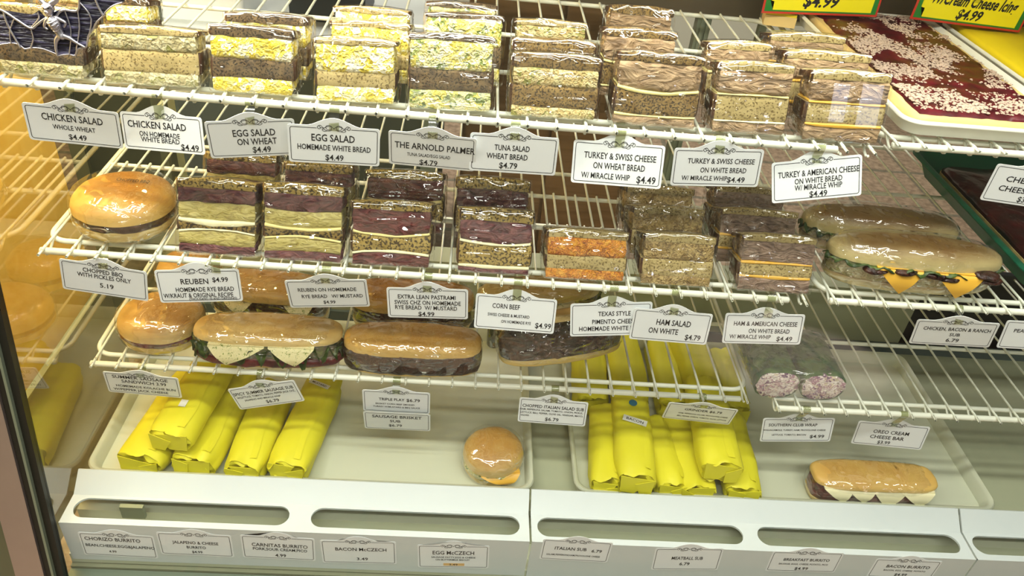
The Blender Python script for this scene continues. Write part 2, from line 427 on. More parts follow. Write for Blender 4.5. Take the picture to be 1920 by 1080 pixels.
_text_cache = {}
def text_verts(s, bold=0.0):
    key = (s, bold)
    if key not in _text_cache:
        cu = bpy.data.curves.new('t', 'FONT'); cu.body = s; cu.size = 1.0; cu.offset = bold; cu.resolution_u = 2
        ob = bpy.data.objects.new('t', cu); COL.objects.link(ob)
        dg = bpy.context.evaluated_depsgraph_get()
        me = bpy.data.meshes.new_from_object(ob.evaluated_get(dg))
        V = [(v.co.x, v.co.y) for v in me.vertices]; F = [tuple(p.vertices) for p in me.polygons]
        bpy.data.objects.remove(ob); bpy.data.curves.remove(cu); bpy.data.meshes.remove(me)
        _text_cache[key] = (V, F)
    return _text_cache[key]
def put_text(bm, s, xc, yc, width, cap, to3d, d, bold=.014, slant=0.0):
    V, F = text_verts(s, bold)
    if not V: return
    xs = [v[0] for v in V]; x0, x1 = min(xs), max(xs)
    sx = width/(x1-x0); sy = cap/.73
    vv = []
    for x, y in V:
        yy = y*sy-cap/2
        vv.append(bm.verts.new(to3d(xc+(x-(x0+x1)/2)*sx+slant*yy, yc+yy, d)))
    for f in F:
        try: bm.faces.new([vv[i] for i in f])
        except ValueError: pass

# ================================================================== the shop around the case
def slab(name, a, b, mat, parent=None, bev=0):
    bm = bmesh.new(); box(bm, a, b)
    if bev: bmesh.ops.bevel(bm, geom=list(bm.edges), offset=bev, segments=2, affect='EDGES')
    return link_mesh(name, bm, mat, parent)
FZ = -1.2
struct(slab('floor', (-3, -4.2, FZ-.05), (5.5, 3.2, FZ), M['tile']))
struct(slab('wall_back', (-3, 3.2, FZ-.05), (5.5, 3.3, 1.9), M['wallpaint']))
struct(slab('wall_left', (-3.1, -4.2, FZ-.05), (-3, 3.3, 1.9), M['wallpaint']))
# shop front behind the customer, with glowing panes added for glare on the glass
bm = bmesh.new()
GLARE_PANES = [(3.0, 3.13, -.19, .06), (3.19, 3.36, -.21, .07)]
xs = [-3]+[v for w_ in GLARE_PANES for v in w_[:2]]+[5.5]
for i in range(0, len(xs), 2): box(bm, (xs[i], -4.3, FZ-.05), (xs[i+1], -4.2, 1.9))
for x0, x1, z0, z1 in GLARE_PANES:
    box(bm, (x0, -4.3, FZ-.05), (x1, -4.2, z0)); box(bm, (x0, -4.3, z1), (x1, -4.2, 1.9))
struct(link_mesh('wall_front', bm, M['wallpaint']))
for i, (x0, x1, z0, z1) in enumerate(GLARE_PANES):
    struct(slab('glare_pane_%d' % (i+1), (x0, -4.28, z0), (x1, -4.25, z1), M['pane_glow']))
# staff side seen through the open back of the case
t = thing('back_cabinet', 'brown wooden cabinet standing behind the display case', 'cabinet', (.77, 1.3, FZ))
slab('body', (-.16, 0, 0), (.40, .45, 1.25), M['wood'], t, .004)
slab('door', (-.15, -.02, .1), (.115, 0, 1.15), M['wood'], t, .003)
slab('door', (.125, -.02, .1), (.39, 0, 1.15), M['wood'], t, .003)
t = thing('work_table', 'pale grey work table behind the case at the far left', 'table', (.15, 1.2, FZ))
slab('tabletop', (-.65, -.25, .92), (.42, .5, .95), M['counter'], t, .004)
slab('back_board', (-.6, .40, 0), (.37, .42, .92), M['darkboard'], t); slab('lower_shelf', (-.6, -.2, .2), (.37, .40, .22), M['darkboard'], t); slab('front_board', (-.6, -.205, .22), (.37, -.19, .90), M['darkboard'], t)
for lx in (-.6, .37):
    for ly in (-.2, .45): slab('leg', (lx-.02, ly-.02, 0), (lx+.02, ly+.02, .92), M['alu'], t)
t = thing('storage_box', 'dark navy box on the grey table behind the egg salad sandwiches', 'box', (.26, 1.08, FZ+.95))
slab('body', (-.12, 0, 0), (.08, .2, .14), M['navy'], t, .006); slab('lid', (-.125, -.005, .14), (.085, .205, .16), M['black'], t, .004)
t = thing('storage_bin', 'white plastic bin behind the left end of the top shelf', 'bin', (-.06, 1.02, FZ+.95))
bm = bmesh.new()
ro = rrect(-.12, .1, 0, .2, .02); ri = rrect(-.112, .092, .008, .192, .016)
loft(bm, [[bm.verts.new((x, y, z)) for x, y in r_] for r_, z in ((ro, 0), (ro, .13), (ri, .13), (ri, .006))])
link_mesh('body', bm, M['whitebox'], t); slab('handle', (-.05, -.008, .09), (.03, 0, .105), M['black'], t, .003)
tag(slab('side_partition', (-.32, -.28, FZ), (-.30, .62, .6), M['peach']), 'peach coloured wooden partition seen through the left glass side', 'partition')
tag(slab('skirting_panel', (-.279, -.30, FZ), (-.265, .62, -.80), M['under']), 'grey green panel low down beyond the left glass side', 'panel')
tag(slab('floor_mat', (1.62, 1.55, FZ), (2.0, 1.85, FZ+.02), M['black'], None, .006), 'black mat on the tiled floor seen behind the long rolls', 'mat')

# ================================================================== the case itself
GY = lambda z: -.06+.17*z                      # plane of the sloping front pane
XL, XR_ = -.03, 2.25
case = thing('display_case', 'glass fronted refrigerated deli display case with steel corner post', 'display case', (0, 0, 0))
bm = bmesh.new(); box(bm, (XL, -.090, -.75), (XR_, .44, -.735)); link_mesh('floor_pan', bm, M['liner'], case)
bm = bmesh.new(); box(bm, (XL, .44, -.76), (1.72, .455, -.55)); box(bm, (XL, .455, -.60), (1.72, .50, -.55)); link_mesh('rear_panel', bm, M['liner'], case)
bm = bmesh.new(); box(bm, (XL, -.175, FZ), (XR_, .62, -.835)); link_mesh('base_cabinet', bm, M['under'], case)
bm = bmesh.new()
box(bm, (XL, -.215, -.86), (XR_, -.176, -.84)); box(bm, (XL, -.222, -.90), (XR_, -.214, -.826))
link_mesh('glass_channel', bm, M['alu'], case)
bm = bmesh.new(); box(bm, (XL, -.167, -.834), (XR_, -.108, -.81)); box(bm, (XL, -.108, -.834), (XR_, .44, -.762)); link_mesh('air_duct', bm, M['duct'], case)
bm = bmesh.new(); box(bm, (XL, .432, -.735), (XR_, .4395, -.705)); link_mesh('rear_shadow_gap', bm, M['shadowgrey'], case)  # dark strip colours in the shadowed gap at the rear panel's foot
bm = bmesh.new(); box(bm, (1.725, .46, -.83), (XR_, .475, -.50)); link_mesh('dark_opening_board', bm, M['black'], case)  # black board standing in for the dark opening beyond the rear panel
# side pane (mirrors the shelves) and corner post along the sloping front edge
bm = bmesh.new()
prism(bm, [(GY(-.84)+.006, -.84), (GY(.45)+.006, .45), (.62, .45), (.62, -.84)], lambda y, z, d: (XL-.006+d, y, z), .006)
link_mesh('side_pane', bm, M['sideglass'], case, 0)
def post(x0, x1, yo, yi, name, mat, par):
    bm = bmesh.new()
    prism(bm, [(GY(-1.19)-yo, -1.19), (GY(.45)-yo, .45), (GY(.45)+yi, .45), (GY(-1.19)+yi, -1.19)], lambda y, z, d: (x0+d*(x1-x0), y, z), 1)
    return link_mesh(name, bm, mat, par)
pst = post(-.10, -.052, .016, .02, 'corner_post', M['steel'], case)
post(-.050, -.040, .012, .01, 'gasket', M['gasket'], pst)
post(-.040, -.036, .015, .008, 'edge_strip', M['alu'], pst)
post(-.036, -.024, .008, .006, 'gasket', M['gasket'], pst)
bm = bmesh.new()
prism(bm, [(GY(-.84), -.84), (GY(.45), .45), (GY(.45)+.005, .45), (GY(-.84)+.005, -.84)], lambda y, z, d: (-.024+d*(XR_+.024), y, z), 1)
link_mesh('front_glass', bm, M['glass'], case, 0)
bm = bmesh.new(); box(bm, (XL, .632, -.012), (XR_, .66, .45)); link_mesh('rear_rail', bm, M['rail'], case)
bm = bmesh.new(); box(bm, (1.105, .664, -.80), (1.135, .69, .45)); box(bm, (1.112, .658, -.80), (1.118, .664, .45)); box(bm, (1.124, .658, -.80), (1.130, .664, .45)); link_mesh('door_stile', bm, M['alu'], case)
bm = bmesh.new(); box(bm, (XL, .02, .43), (XR_, .62, .45)); link_mesh('case_top', bm, M['steel'], case)
lamp = bmesh.new(); box(lamp, (XL+.1, .06, .408), (1.65, .13, .43)); lh = link_mesh('lamp_housing', lamp, M['whitebox'], case)
bm = bmesh.new(); tube(bm, [(.0, .095, .395), (1.6, .095, .395)], .012, 12); link_mesh('lamp_tube', bm, M['tube'], lh)
# supporting rack rails at the back that carry the shelves
for x in (-.012, 1.222):
    bm = bmesh.new(); box(bm, (x-.008, .59, -.735), (x+.008, .605, .2)); link_mesh('rack_upright', bm, M['alu'], case)

# ------------------------------------------------------------------ vent panels along the front
def vent_panel(x0, x1, slots, label):
    t = thing('vent_panel', label, 'vent panel', ((x0+x1)/2, -.112, -.718), group='white vent panels along the front')
    X = lambda x: x-(x0+x1)/2
    off = Vector((0, -.112, -.718))
    P = lambda x, y, z: Vector((X(x), y, z))-off
    # riser leaning back and front face
    bm = bmesh.new()
    prism(bm, [(-.112, -.718), (-.076, -.690), (-.073, -.692), (-.109, -.722)], lambda y, z, d: P(x0+d*(x1-x0), y, z), 1)
    link_mesh('riser', bm, M['abs'], t)
    bm = bmesh.new()
    prism(bm, [(-.1705, -.716), (-.1705, -.82), (-.1675, -.82), (-.1675, -.716)], lambda y, z, d: P(x0+d*(x1-x0), y, z), 1)
    link_mesh('front_face', bm, M['abs'], t)
    # ledge with rounded slots
    bm = bmesh.new()
    loops = [[(x0, -.1695), (x1, -.1695), (x1, -.111), (x0, -.111)]]
    for a, b in slots:
        r = .0205; c = -.1375
        loops.append([(b-r+r*math.cos(w), c+r*math.sin(w)) for w in [(-90+15*i)*PI/180 for i in range(13)]] +
                     [(a+r+r*math.cos(w), c+r*math.sin(w)) for w in [(90+15*i)*PI/180 for i in range(13)]])
    ed = []
    for lp in loops:
        vs = [bm.verts.new(P(x, y, -.7165)) for x, y in lp]
        for i in range(len(vs)): ed.append(bm.edges.new((vs[i], vs[(i+1) % len(vs)])))
    bmesh.ops.triangle_fill(bm, edges=ed, use_beauty=True, use_dissolve=False)
    r_ = bmesh.ops.extrude_face_region(bm, geom=list(bm.faces))
    bmesh.ops.translate(bm, vec=(0, 0, -.004), verts=[e for e in r_['geom'] if isinstance(e, bmesh.types.BMVert)])
    link_mesh('slotted_ledge', bm, M['abs'], t)
    return t
vent_panel(-.024, .784, [(-.012, .357), (.395, .767)], 'white vent panel with the CHORIZO BURRITO sticker at its left end')
vent_panel(.788, 1.612, [(.799, 1.180), (1.208, 1.596)], 'white vent panel carrying the ITALIAN SUB sticker, right of the seam')
vent_panel(1.616, 2.22, [(1.624, 2.0)], 'white vent panel cut off by the right edge, carrying no sticker')
bm = bmesh.new(); box(bm, (.06, -.13, -.752), (.10, -.122, -.722)); link_mesh('duct_bracket', bm, M['alu'], case)

# ------------------------------------------------------------------ wire shelves
def wire_shelf(label, bl, br, fx0, fx1, depth, cross, lip=None, front=.035):
    z = (bl[2]+br[2])/2; y0 = (bl[1]+br[1])/2
    o = Vector((bl[0], y0, z))
    t = thing('wire_shelf', label, 'wire shelf', o, group='white wire shelves')
    L = lambda x, y, zz: Vector((x, y, zz))-o
    ang = (br[2]-bl[2])/(br[0]-bl[0]); ay = (br[1]-bl[1])/(br[0]-bl[0])
    zx = lambda x: bl[2]+(x-bl[0])*ang
    yx = lambda x: bl[1]+(x-bl[0])*ay
    bm = bmesh.new(); a, b = Vector(bl)-o, Vector(br)-o; u = (b-a).normalized()
    tube(bm, [a-u*.002, a-u*.0005, a+(b-a)*.25, a+(b-a)*.5, a+(b-a)*.75, b+u*.0005, b+u*.002], [.003, .0054, .0054, .0054, .0054, .0054, .003], 12)
    link_mesh('front_bar', bm, M['enamel'], t, 60)
    bm = bmesh.new()
    fr = rrect(fx0, fx1, front, depth, .03, 6)
    tube(bm, [L(x, y0+y, zx(x)-.001) for x, y in fr], .0044, 8, True)
    link_mesh('frame', bm, M['enamel'], t, 60)
    for c in cross:
        bm = bmesh.new(); tube(bm, [L(fx0, y0+c, zx(fx0)-.001), L(fx1, y0+c, zx(fx1)-.001)], .0040, 8); link_mesh('cross_bar', bm, M['enamel'], t, 60)
    # one wire, copied along the shelf
    P = [(0, -.0015, .0040), (0, .001, .0060), (0, .007, .0062), (0, .03, .0055), (0, depth, .0055)]
    H = [(0, .030, .0045), (0, .016, -.005), (0, .006, -.0085), (0, .000, -.006)]
    me = None
    n = int((fx1-fx0-.02)/.0405)
    for i in range(n+1):
        x = fx0+.012+i*(fx1-fx0-.024)/n
        if me is None:
            bm = bmesh.new(); tube(bm, smooth_path(P, 3), .0022, 7); tube(bm, smooth_path(H, 3), .0021, 7)
            w = link_mesh('wire', bm, M['enamel'], t, 60); me = w.data
        else:
            w = bpy.data.objects.new('wire', me); COL.objects.link(w); w.parent = t
        w.location = L(x, yx(x), zx(x))
    if lip:
        me = None
        for i in range(n):
            x = fx0+.03+i*(fx1-fx0-.024)/n
            if me is None:
                bm = bmesh.new(); tube(bm, [(0, lip[0]-.004, .004), (0, lip[1]+.004, .004)], .0023, 7)
                w = link_mesh('lip_wire', bm, M['enamel'], t, 60); me = w.data
            else:
                w = bpy.data.objects.new('lip_wire', me); COL.objects.link(w); w.parent = t
            w.location = L(x, y0, zx(x))
    return t
SZ = (0.0, -.2565, -.5187)
wire_shelf('white wire shelf holding the egg and tuna salad sandwiches, highest on the left', (.0, .0, .003), (1.16, 0, -.003), -.006, 1.222, .59, (.19, .37), front=.03)
wire_shelf('white wire shelf holding the reuben and pimento sandwiches, below the egg salad shelf', (.0, -.0225, SZ[1]+.002), (1.16, -.0225, SZ[1]-.003), -.006, 1.196, .62, (.167, .278, .37), lip=(.167, .278), front=.03)
wire_shelf('white wire shelf holding the long meat rolls, lowest on the left', (.0, .0154, SZ[2]+.001), (1.16, .0154, SZ[2]-.001), -.006, 1.182, .56, (.22,), front=.026)
wire_shelf('white wire shelf under the cherry crumb cake tray', (1.254, .0239, 0), (2.2, .0239, .004), 1.243, 2.2, .56, (.2, .38), front=.03)
wire_shelf('white wire shelf holding the two cheese and bacon rolls', (1.2304, -.0214, SZ[1]), (2.2, -.0214, SZ[1]+.004), 1.222, 2.2, .60, (.2, .38), front=.026)
wire_shelf('white wire shelf holding the green tortilla wrap', (1.2251, -.0041, SZ[2]), (2.2, -.0041, SZ[2]+.004), 1.212, 2.2, .58, (.2, .38), front=.026)

# ------------------------------------------------------------------ trays
def make_tray(name, label, x0, x1, y0, y1, z0, h, mat, lip=.008, r=.03, flare=.012):
    t = thing(name, label, 'tray', ((x0+x1)/2, (y0+y1)/2, z0))
    cx, cy = (x0+x1)/2, (y0+y1)/2
    def R(ins): return rrect(x0-cx+ins, x1-cx-ins, y0-cy+ins, y1-cy-ins, max(.004, r-ins*.4), 6, 6)
    bm = bmesh.new()
    prof = [(flare+lip, 0), (lip, h-.003), (lip*.4, h-.001), (0, h-.003), (0, h-.001), (lip*.4, h+.002), (lip, h), (lip+.004, h-.003), (flare+lip+.006, .004)]
    loft(bm, [[bm.verts.new((x, y, z)) for x, y in R(i)] for i, z in prof])
    link_mesh('tray_body', bm, mat, t, 50)
    return t
PZ = -.735
make_tray('serving_tray', 'cream plastic tray under the four left yellow paper rolls', -.024, .796, -.067, .40, PZ, .030, M['tray'], .006, .03, .003)
make_tray('serving_tray', 'cream plastic tray under the big cluster of yellow paper rolls', .872, 1.712, -.064, .40, PZ, .030, M['tray'], .006, .03, .003)

# ------------------------------------------------------------------ price tags
# pose of every card: centre, pitch, roll, yaw, width, height
POSE = {
't1':(0.0917,-0.0130,-0.0482, 0.073,-0.081,0.078, 0.1206,0.0571),
't2':(0.2100,-0.0123,-0.0493, -0.214,0.078,-0.188, 0.1196,0.0518),
't3':(0.3322,-0.0130,-0.0474, 0.146,0.024,0.216, 0.1176,0.0602),
't4':(0.4450,-0.0138,-0.0484, 0.047,-0.031,0.090, 0.1256,0.0592),
't5':(0.5817,-0.0133,-0.0464, 0.197,-0.012,-0.026, 0.1224,0.0584),
't6':(0.6963,-0.0138,-0.0417, 0.034,0.018,-0.017, 0.1243,0.0599),
't7':(0.8460,-0.0147,-0.0447, -0.276,0.072,-0.161, 0.1294,0.0621),
't8':(0.9897,-0.0139,-0.0389, -0.072,0.078,-0.041, 0.1274,0.0579),
't9':(1.1401,-0.0142,-0.0452, -0.318,0.221,-0.108, 0.1277,0.0600),
't10':(1.4835,0.0071,-0.0448, 0.004,-0.005,-0.155, 0.1313,0.0620),
'm1':(0.0896,-0.0358,-0.2939, 0.032,-0.144,0.023, 0.1251,0.0592),
'm2':(0.2318,-0.0356,-0.2937, -0.054,0.016,0.117, 0.1230,0.0598),
'm3':(0.4280,-0.0358,-0.2935, 0.135,0.071,0.043, 0.1247,0.0598),
'm4':(0.5835,-0.0361,-0.3007, 0.003,0.047,-0.009, 0.1272,0.0593),
'm5':(0.7233,-0.0366,-0.3105, -0.204,0.012,-0.052, 0.1290,0.0614),
'm6':(0.8788,-0.0340,-0.3119, -0.168,0.111,-0.020, 0.1314,0.0604),
'm7':(0.9754,-0.0430,-0.3126, -0.082,0.019,-0.060, 0.1265,0.0602),
'm8':(1.1304,-0.0359,-0.3116, -0.085,0.123,-0.101, 0.1262,0.0588),
'm9':(1.4493,-0.0356,-0.2974, 0.160,0.160,-0.167, 0.1242,0.0585),
'm10':(1.6012,-0.0360,-0.2916, 0.002,0.126,-0.157, 0.1273,0.0584),
'l1':(0.0859,0.0031,-0.5519, 0.165,-0.076,0.008, 0.1257,0.0595),
'l2':(0.2994,0.0036,-0.5616, 0.104,0.261,0.028, 0.1227,0.0585),
'l3':(0.5310,0.0036,-0.5619, 0.102,0.005,-0.004, 0.1214,0.0594),
'l4':(0.5326,0.0035,-0.6114, 0.223,0.010,-0.004, 0.1224,0.0593),
'l5':(0.8170,0.0031,-0.5665, -0.040,0.027,-0.063, 0.1256,0.0599),
'l6':(1.0892,0.0028,-0.5506, 0.286,-0.013,-0.069, 0.1281,0.0592),
'l7':(1.2837,0.0023,-0.5794, -0.035,0.150,-0.080, 0.1310,0.0608),
'l8':(1.4672,0.0024,-0.5813, -0.021,0.077,-0.138, 0.1306,0.0604),
'v1':(0.0643,-0.1705,-0.7744, -0.001,-0.034,0.004, 0.1271,0.0650),
'v2':(0.1983,-0.1705,-0.7638, -0.001,-0.017,0.003, 0.1270,0.0634),
'v3':(0.3415,-0.1705,-0.7637, -0.000,-0.024,0.000, 0.1279,0.0656),
'v4':(0.4825,-0.1705,-0.7670, 0.000,0.027,0.000, 0.1330,0.0666),
'v5':(0.6512,-0.1705,-0.7691, -0.000,0.039,-0.001, 0.1283,0.0678),
'v6':(0.8694,-0.1705,-0.7373, -0.001,-0.022,-0.002, 0.1254,0.0599),
'v7':(1.0757,-0.1705,-0.7491, -0.001,0.059,-0.003, 0.1239,0.0659),
'v8':(1.2940,-0.1705,-0.7435, -0.001,0.025,-0.003, 0.1320,0.0605),
'v9':(1.4884,-0.1705,-0.7528, -0.002,-0.002,-0.003, 0.1260,0.0571),
}
def card_outline(W, H, arch=True, ins=0.0, r=.004, seg=4):
    x, y = W/2-ins, H/2-ins
    pts = []
    def corner(cx, cy, a0):
        for i in range(seg+1):
            a = math.radians(a0+90*i/seg); pts.append((cx+r*math.cos(a), cy+r*math.sin(a)))
    corner(-x+r, -y+r, 180); corner(x-r, -y+r, 270); corner(x-r, y-r, 0)
    if arch:
        hw, hh = .036, .0125
        for i in range(13):
            u = 1-2*i/12
            pts.append((u*hw, y+hh*(.5+.5*math.cos(PI*u))**.75))
    corner(-x+r, y-r, 90)
    return pts
SCROLL = [
    [(0, -1.5), (2.2, 1.2), (5.5, 3.6), (9.5, 3.2), (11.2, .6), (9, -2.6), (5.2, -2.8), (3.4, -.4), (4.6, 2.2), (8, 2.2), (12, .2), (16, -.6), (19.5, 1.0), (19.8, 3.0), (17.6, 3.2)],
    [(2.5, -2.6), (6, -4.6), (10.5, -4.2), (14, -1.2), (17, 2.4), (20.5, 2.8), (22.4, .4), (21, -2.0), (18.6, -1.8), (18.4, -.2)],
    [(9, -4.4), (12.5, -5.6), (15.6, -4.4), (15.4, -2.4), (13.6, -2.6)],
]
SCROLL = [smooth_path([(a/1000, b/1000, 0) for a, b in s], 5) for s in SCROLL]

def price_tag(key, label, lines, bar=None, clip_dx=0.0, arch=True, half=False, group=None, name='price_tag', orange=None):
    cx, cy, cz, pitch, roll, yaw, W, H = POSE[key]
    Mx = Matrix.Rotation(yaw, 3, 'Z') @ Matrix.Rotation(pitch, 3, 'X') @ Matrix(((1, 0, 0), (0, 0, -1), (0, 1, 0))) @ Matrix.Rotation(roll, 3, 'Z')
    c = Vector((cx, cy, cz))
    anchor = c+Mx @ Vector((0, H/2, 0))
    t = thing(name, label, 'price tag' if bar else 'sticker', anchor, group=group)
    loc = lambda x, y, d: c-anchor+Mx @ Vector((x, y, d))
    bm = bmesh.new()
    prism(bm, card_outline(W, H, arch), lambda x, y, d: loc(x, y, d), -.0009 if bar else .0005)
    link_mesh('card', bm, M['card'], t, 30)
    d0 = .0002 if bar else .0007
    bm = bmesh.new()
    ins = .0036
    x, y, r = W/2-ins, H/2-ins, .003
    ring = [(-.0235, y)] + [(-x+r, y)] + [(-x+r*(1-math.sin(a)), y-r*(1-math.cos(a))) for a in (.4, .8, 1.2)] + [(-x, y-r), (-x, -y+r)] + \
           [(-x+r*(1-math.cos(a)), -y+r*(1-math.sin(a))) for a in (.4, .8, 1.2)] + [(-x+r, -y), (x-r, -y)] + \
           [(x-r*(1-math.sin(a)), -y+r*(1-math.cos(a))) for a in (.4, .8, 1.2)] + [(x, -y+r), (x, y-r)] + \
           [(x-r*(1-math.cos(a)), y-r*(1-math.sin(a))) for a in (.4, .8, 1.2)] + [(x-r, y), (.0235, y)]
    ribbon(bm, ring, .0009, loc, d0, closed=not arch)
    if arch:
        for s in SCROLL:
            for sg in (1, -1): ribbon(bm, [(p.x*sg, p.y+y+.0012) for p in s], .0008, loc, d0)
    link_mesh('border', bm, M['ink'], t, 0)
    bm = bmesh.new()
    for s, xc, yc, w, cap in lines:
        put_text(bm, s, xc*W, yc*H, w*W, cap*H, loc, d0+.0001)
    link_mesh('lettering', bm, M['ink'], t, 0)
    if orange:
        bm = bmesh.new(); prism(bm, [(-.018, -.027), (.020, -.027), (.020, -.0195), (-.018, -.0195)], lambda x, y, d: loc(x, y, d0-.0001+d), .0001)
        link_mesh('price_patch', bm, plain('orange_patch', '#d8b070', .6), t, 0)
    if bar:
        # clear plastic clip hooked over the shelf bar
        b = Vector((anchor.x+clip_dx, bar[0], bar[1]))-anchor
        a = loc(clip_dx, H/2+.004, .0012); e = loc(clip_dx, H/2-.006, .0012)
        R = .0066
        path = [b+Vector((0, R*math.cos(w), R*math.sin(w))) for w in [math.radians(q) for q in range(-20, 200, 20)]]
        path += [path[-1].lerp(a, .5), a, e]
        bm = bmesh.new(); hw = Vector((.0068, 0, 0)); th = .0008
        rings = []
        for i, p in enumerate(path):
            q = path[min(i+1, len(path)-1)]-path[max(i-1, 0)]; q.normalize()
            nrm = Vector((0, -q.z, q.y)).normalized()*th
            rings.append([bm.verts.new(v) for v in (p-hw, p+hw, p+hw+nrm, p-hw+nrm)])
        loft(bm, rings); link_mesh('clip', bm, M['clip'], t, 40)
    return t
B0, B1, B2 = (0.0, 0.0), (-.0225, SZ[1]), (.0154, SZ[2])
BR0, BR1, BR2 = (.0239, .001), (-.0214, SZ[1]+.001), (-.0041, SZ[2]+.001)
G0, G1, G2, G3 = 'price tags on the egg salad shelf', 'price tags on the reuben shelf', 'price tags on the meat roll shelf', 'price stickers on the vent panels'
def PT(key, what, bar, group, lines, **k): return price_tag(key, what, lines, bar, group=group, **k)
PT('t1', 'white price tag reading CHICKEN SALAD WHOLE WHEAT $4.49', B0, G0, [('CHICKEN SALAD', .0, .20, .64, .19), ('WHOLE WHEAT', .0, -.06, .45, .13), ('$4.49', .02, -.30, .19, .15)])
PT('t2', 'white price tag reading CHICKEN SALAD ON HOMEMADE WHITE BREAD $4.49', B0, G0, [('CHICKEN SALAD', -.06, .20, .72, .19), ('ON HOMEMADE', -.04, -.05, .50, .14), ('WHITE BREAD', -.04, -.20, .48, .14), ('$4.49', .32, -.33, .22, .17)])
PT('t3', 'white price tag reading EGG SALAD ON WHEAT $4.49', B0, G0, [('EGG SALAD', .03, .17, .48, .19), ('ON WHEAT', .05, -.07, .45, .18), ('$4.49', .09, -.30, .21, .17)])
PT('t4', 'white price tag reading EGG SALAD HOMEMADE WHITE BREAD $4.49', B0, G0, [('EGG SALAD', -.01, .20, .47, .19), ('HOMEMADE WHITE BREAD', .0, -.06, .80, .15), ('$4.49', .0, -.32, .20, .16)])
PT('t5', 'white price tag reading TUNA SALAD/EGG SALAD, partly under the tuna salad tag', B0, G0, [('THE ARNOLD PALMER', .03, .12, .92, .19), ('TUNA SALAD/EGG SALAD', -.04, -.14, .5, .10), ('$4.79', -.04, -.35, .21, .16)])
PT('t6', 'white price tag reading TUNA SALAD WHEAT BREAD $4.79', B0, G0, [('TUNA SALAD', -.02, .17, .40, .15), ('WHEAT BREAD', -.07, -.06, .47, .15), ('$4.79', -.05, -.30, .21, .16)])
PT('t7', 'white price tag reading TURKEY & SWISS CHEESE ON WHEAT BREAD', B0, G0, [('TURKEY & SWISS CHEESE', .02, .18, .79, .15), ('ON WHEAT BREAD', .02, -.05, .57, .15), ('W/ MIRACLE WHIP', -.12, -.29, .54, .14), ('$4.49', .33, -.31, .21, .17)])
PT('t8', 'white price tag reading TURKEY & SWISS CHEESE ON WHITE BREAD', B0, G0, [('TURKEY & SWISS CHEESE', .04, .18, .75, .14), ('ON WHITE BREAD', .08, -.06, .52, .14), ('W/ MIRACLE WHIP', -.12, -.28, .52, .13), ('$4.49', .24, -.31, .20, .15)])
PT('t9', 'white price tag reading TURKEY & AMERICAN CHEESE ON WHITE BREAD', B0, G0, [('TURKEY & AMERICAN CHEESE', .02, .18, .90, .15), ('ON WHITE BREAD', .02, -.01, .53, .14), ('W/ MIRACLE WHIP', .02, -.17, .53, .14), ('$4.49', .02, -.35, .20, .15)])
PT('t10', 'white price tag reading CHERRY CHEESECAKE, cut off by the right edge', BR0, 'price tags of the right hand shelves', [('CHERRY', -.12, .16, .42, .15), ('CHEESECAKE', -.05, -.10, .62, .15), ('$3.99', .0, -.33, .2, .15)])
PT('m1', 'white price tag reading CHOPPED BBQ WITH PICKLES ONLY 5.19', B1, G1, [('CHOPPED BBQ', -.01, .27, .46, .14), ('WITH PICKLES ONLY', .0, .10, .62, .14), ('5.19', .02, -.18, .16, .15)])
PT('m2', 'white price tag reading REUBEN $4.99 HOMEMADE RYE BREAD', B1, G1, [('REUBEN', -.05, .15, .33, .17), ('$4.99', .26, .19, .19, .15), ('HOMEMADE RYE BREAD', .06, -.10, .70, .14), ('W/KRAUT & ORIGINAL RECIPE', -.03, -.28, .84, .14), ('(THOUSAND ISLAND DRESSING)', .14, -.40, .58, .08)], clip_dx=.028)
PT('m3', 'white price tag reading REUBEN ON HOMEMADE RYE BREAD W/ MUSTARD', B1, G1, [('REUBEN ON HOMEMADE', .0, .16, .72, .13), ('RYE BREAD   W/ MUSTARD', .05, -.08, .76, .13), ('$4.99', .0, -.30, .15, .12)])
PT('m4', 'white price tag reading EXTRA LEAN PASTRAMI SWISS CHZ $4.99', B1, G1, [('EXTRA LEAN PASTRAMI', -.01, .22, .71, .14), ('SWISS CHZ ON HOMEMADE', .0, .03, .82, .14), ('RYE BREAD  W/ MUSTARD', -.02, -.14, .77, .14), ('$4.99', -.02, -.35, .20, .15)])
PT('m5', 'white price tag reading CORN BEEF SWISS CHEESE & MUSTARD $4.99', B1, G1, [('CORN BEEF', -.12, .20, .34, .14), ('SWISS CHEESE & MUSTARD', -.08, -.06, .52, .09), ('ON HOMEMADE RYE', .02, -.24, .37, .09), ('$4.99', .36, -.28, .20, .16)])
PT('m6', 'white price tag reading TEXAS STYLE PIMENTO CHEESE, partly covered by the ham salad tag', B1, G1, [('TEXAS STYLE', .04, .18, .40, .14), ('PIMENTO CHEESE', .04, -.06, .54, .14), ('HOMEMADE WHITE BREAD', .03, -.27, .84, .14)])
PT('m7', 'white price tag reading HAM SALAD ON WHITE $4.79', B1, G1, [('HAM SALAD', .03, .13, .44, .19), ('ON WHITE', -.08, -.15, .38, .18), ('$4.79', .31, -.29, .20, .18)])
PT('m8', 'white price tag reading HAM & AMERICAN CHEESE ON WHITE BREAD $4.49', B1, G1, [('HAM & AMERICAN CHEESE', .02, .18, .80, .15), ('ON WHITE BREAD', .08, -.06, .52, .15), ('W/ MIRACLE WHIP', -.15, -.26, .53, .14), ('$4.49', .29, -.31, .20, .16)], clip_dx=.004)
PT('m9', 'white price tag reading CHICKEN, BACON & RANCH SUB 6.79', BR1, 'price tags of the right hand shelves', [('CHICKEN, BACON & RANCH', .02, .18, .82, .14), ('SUB', .02, -.04, .13, .13), ('6.79', .02, -.27, .16, .15)])
PT('m10', 'white price tag reading PEANUT BUTTER, cut off by the right edge', BR1, 'price tags of the right hand shelves', [('PEANUT BUTTER', -.08, .16, .58, .13), ('BAR', -.04, -.08, .2, .13)])
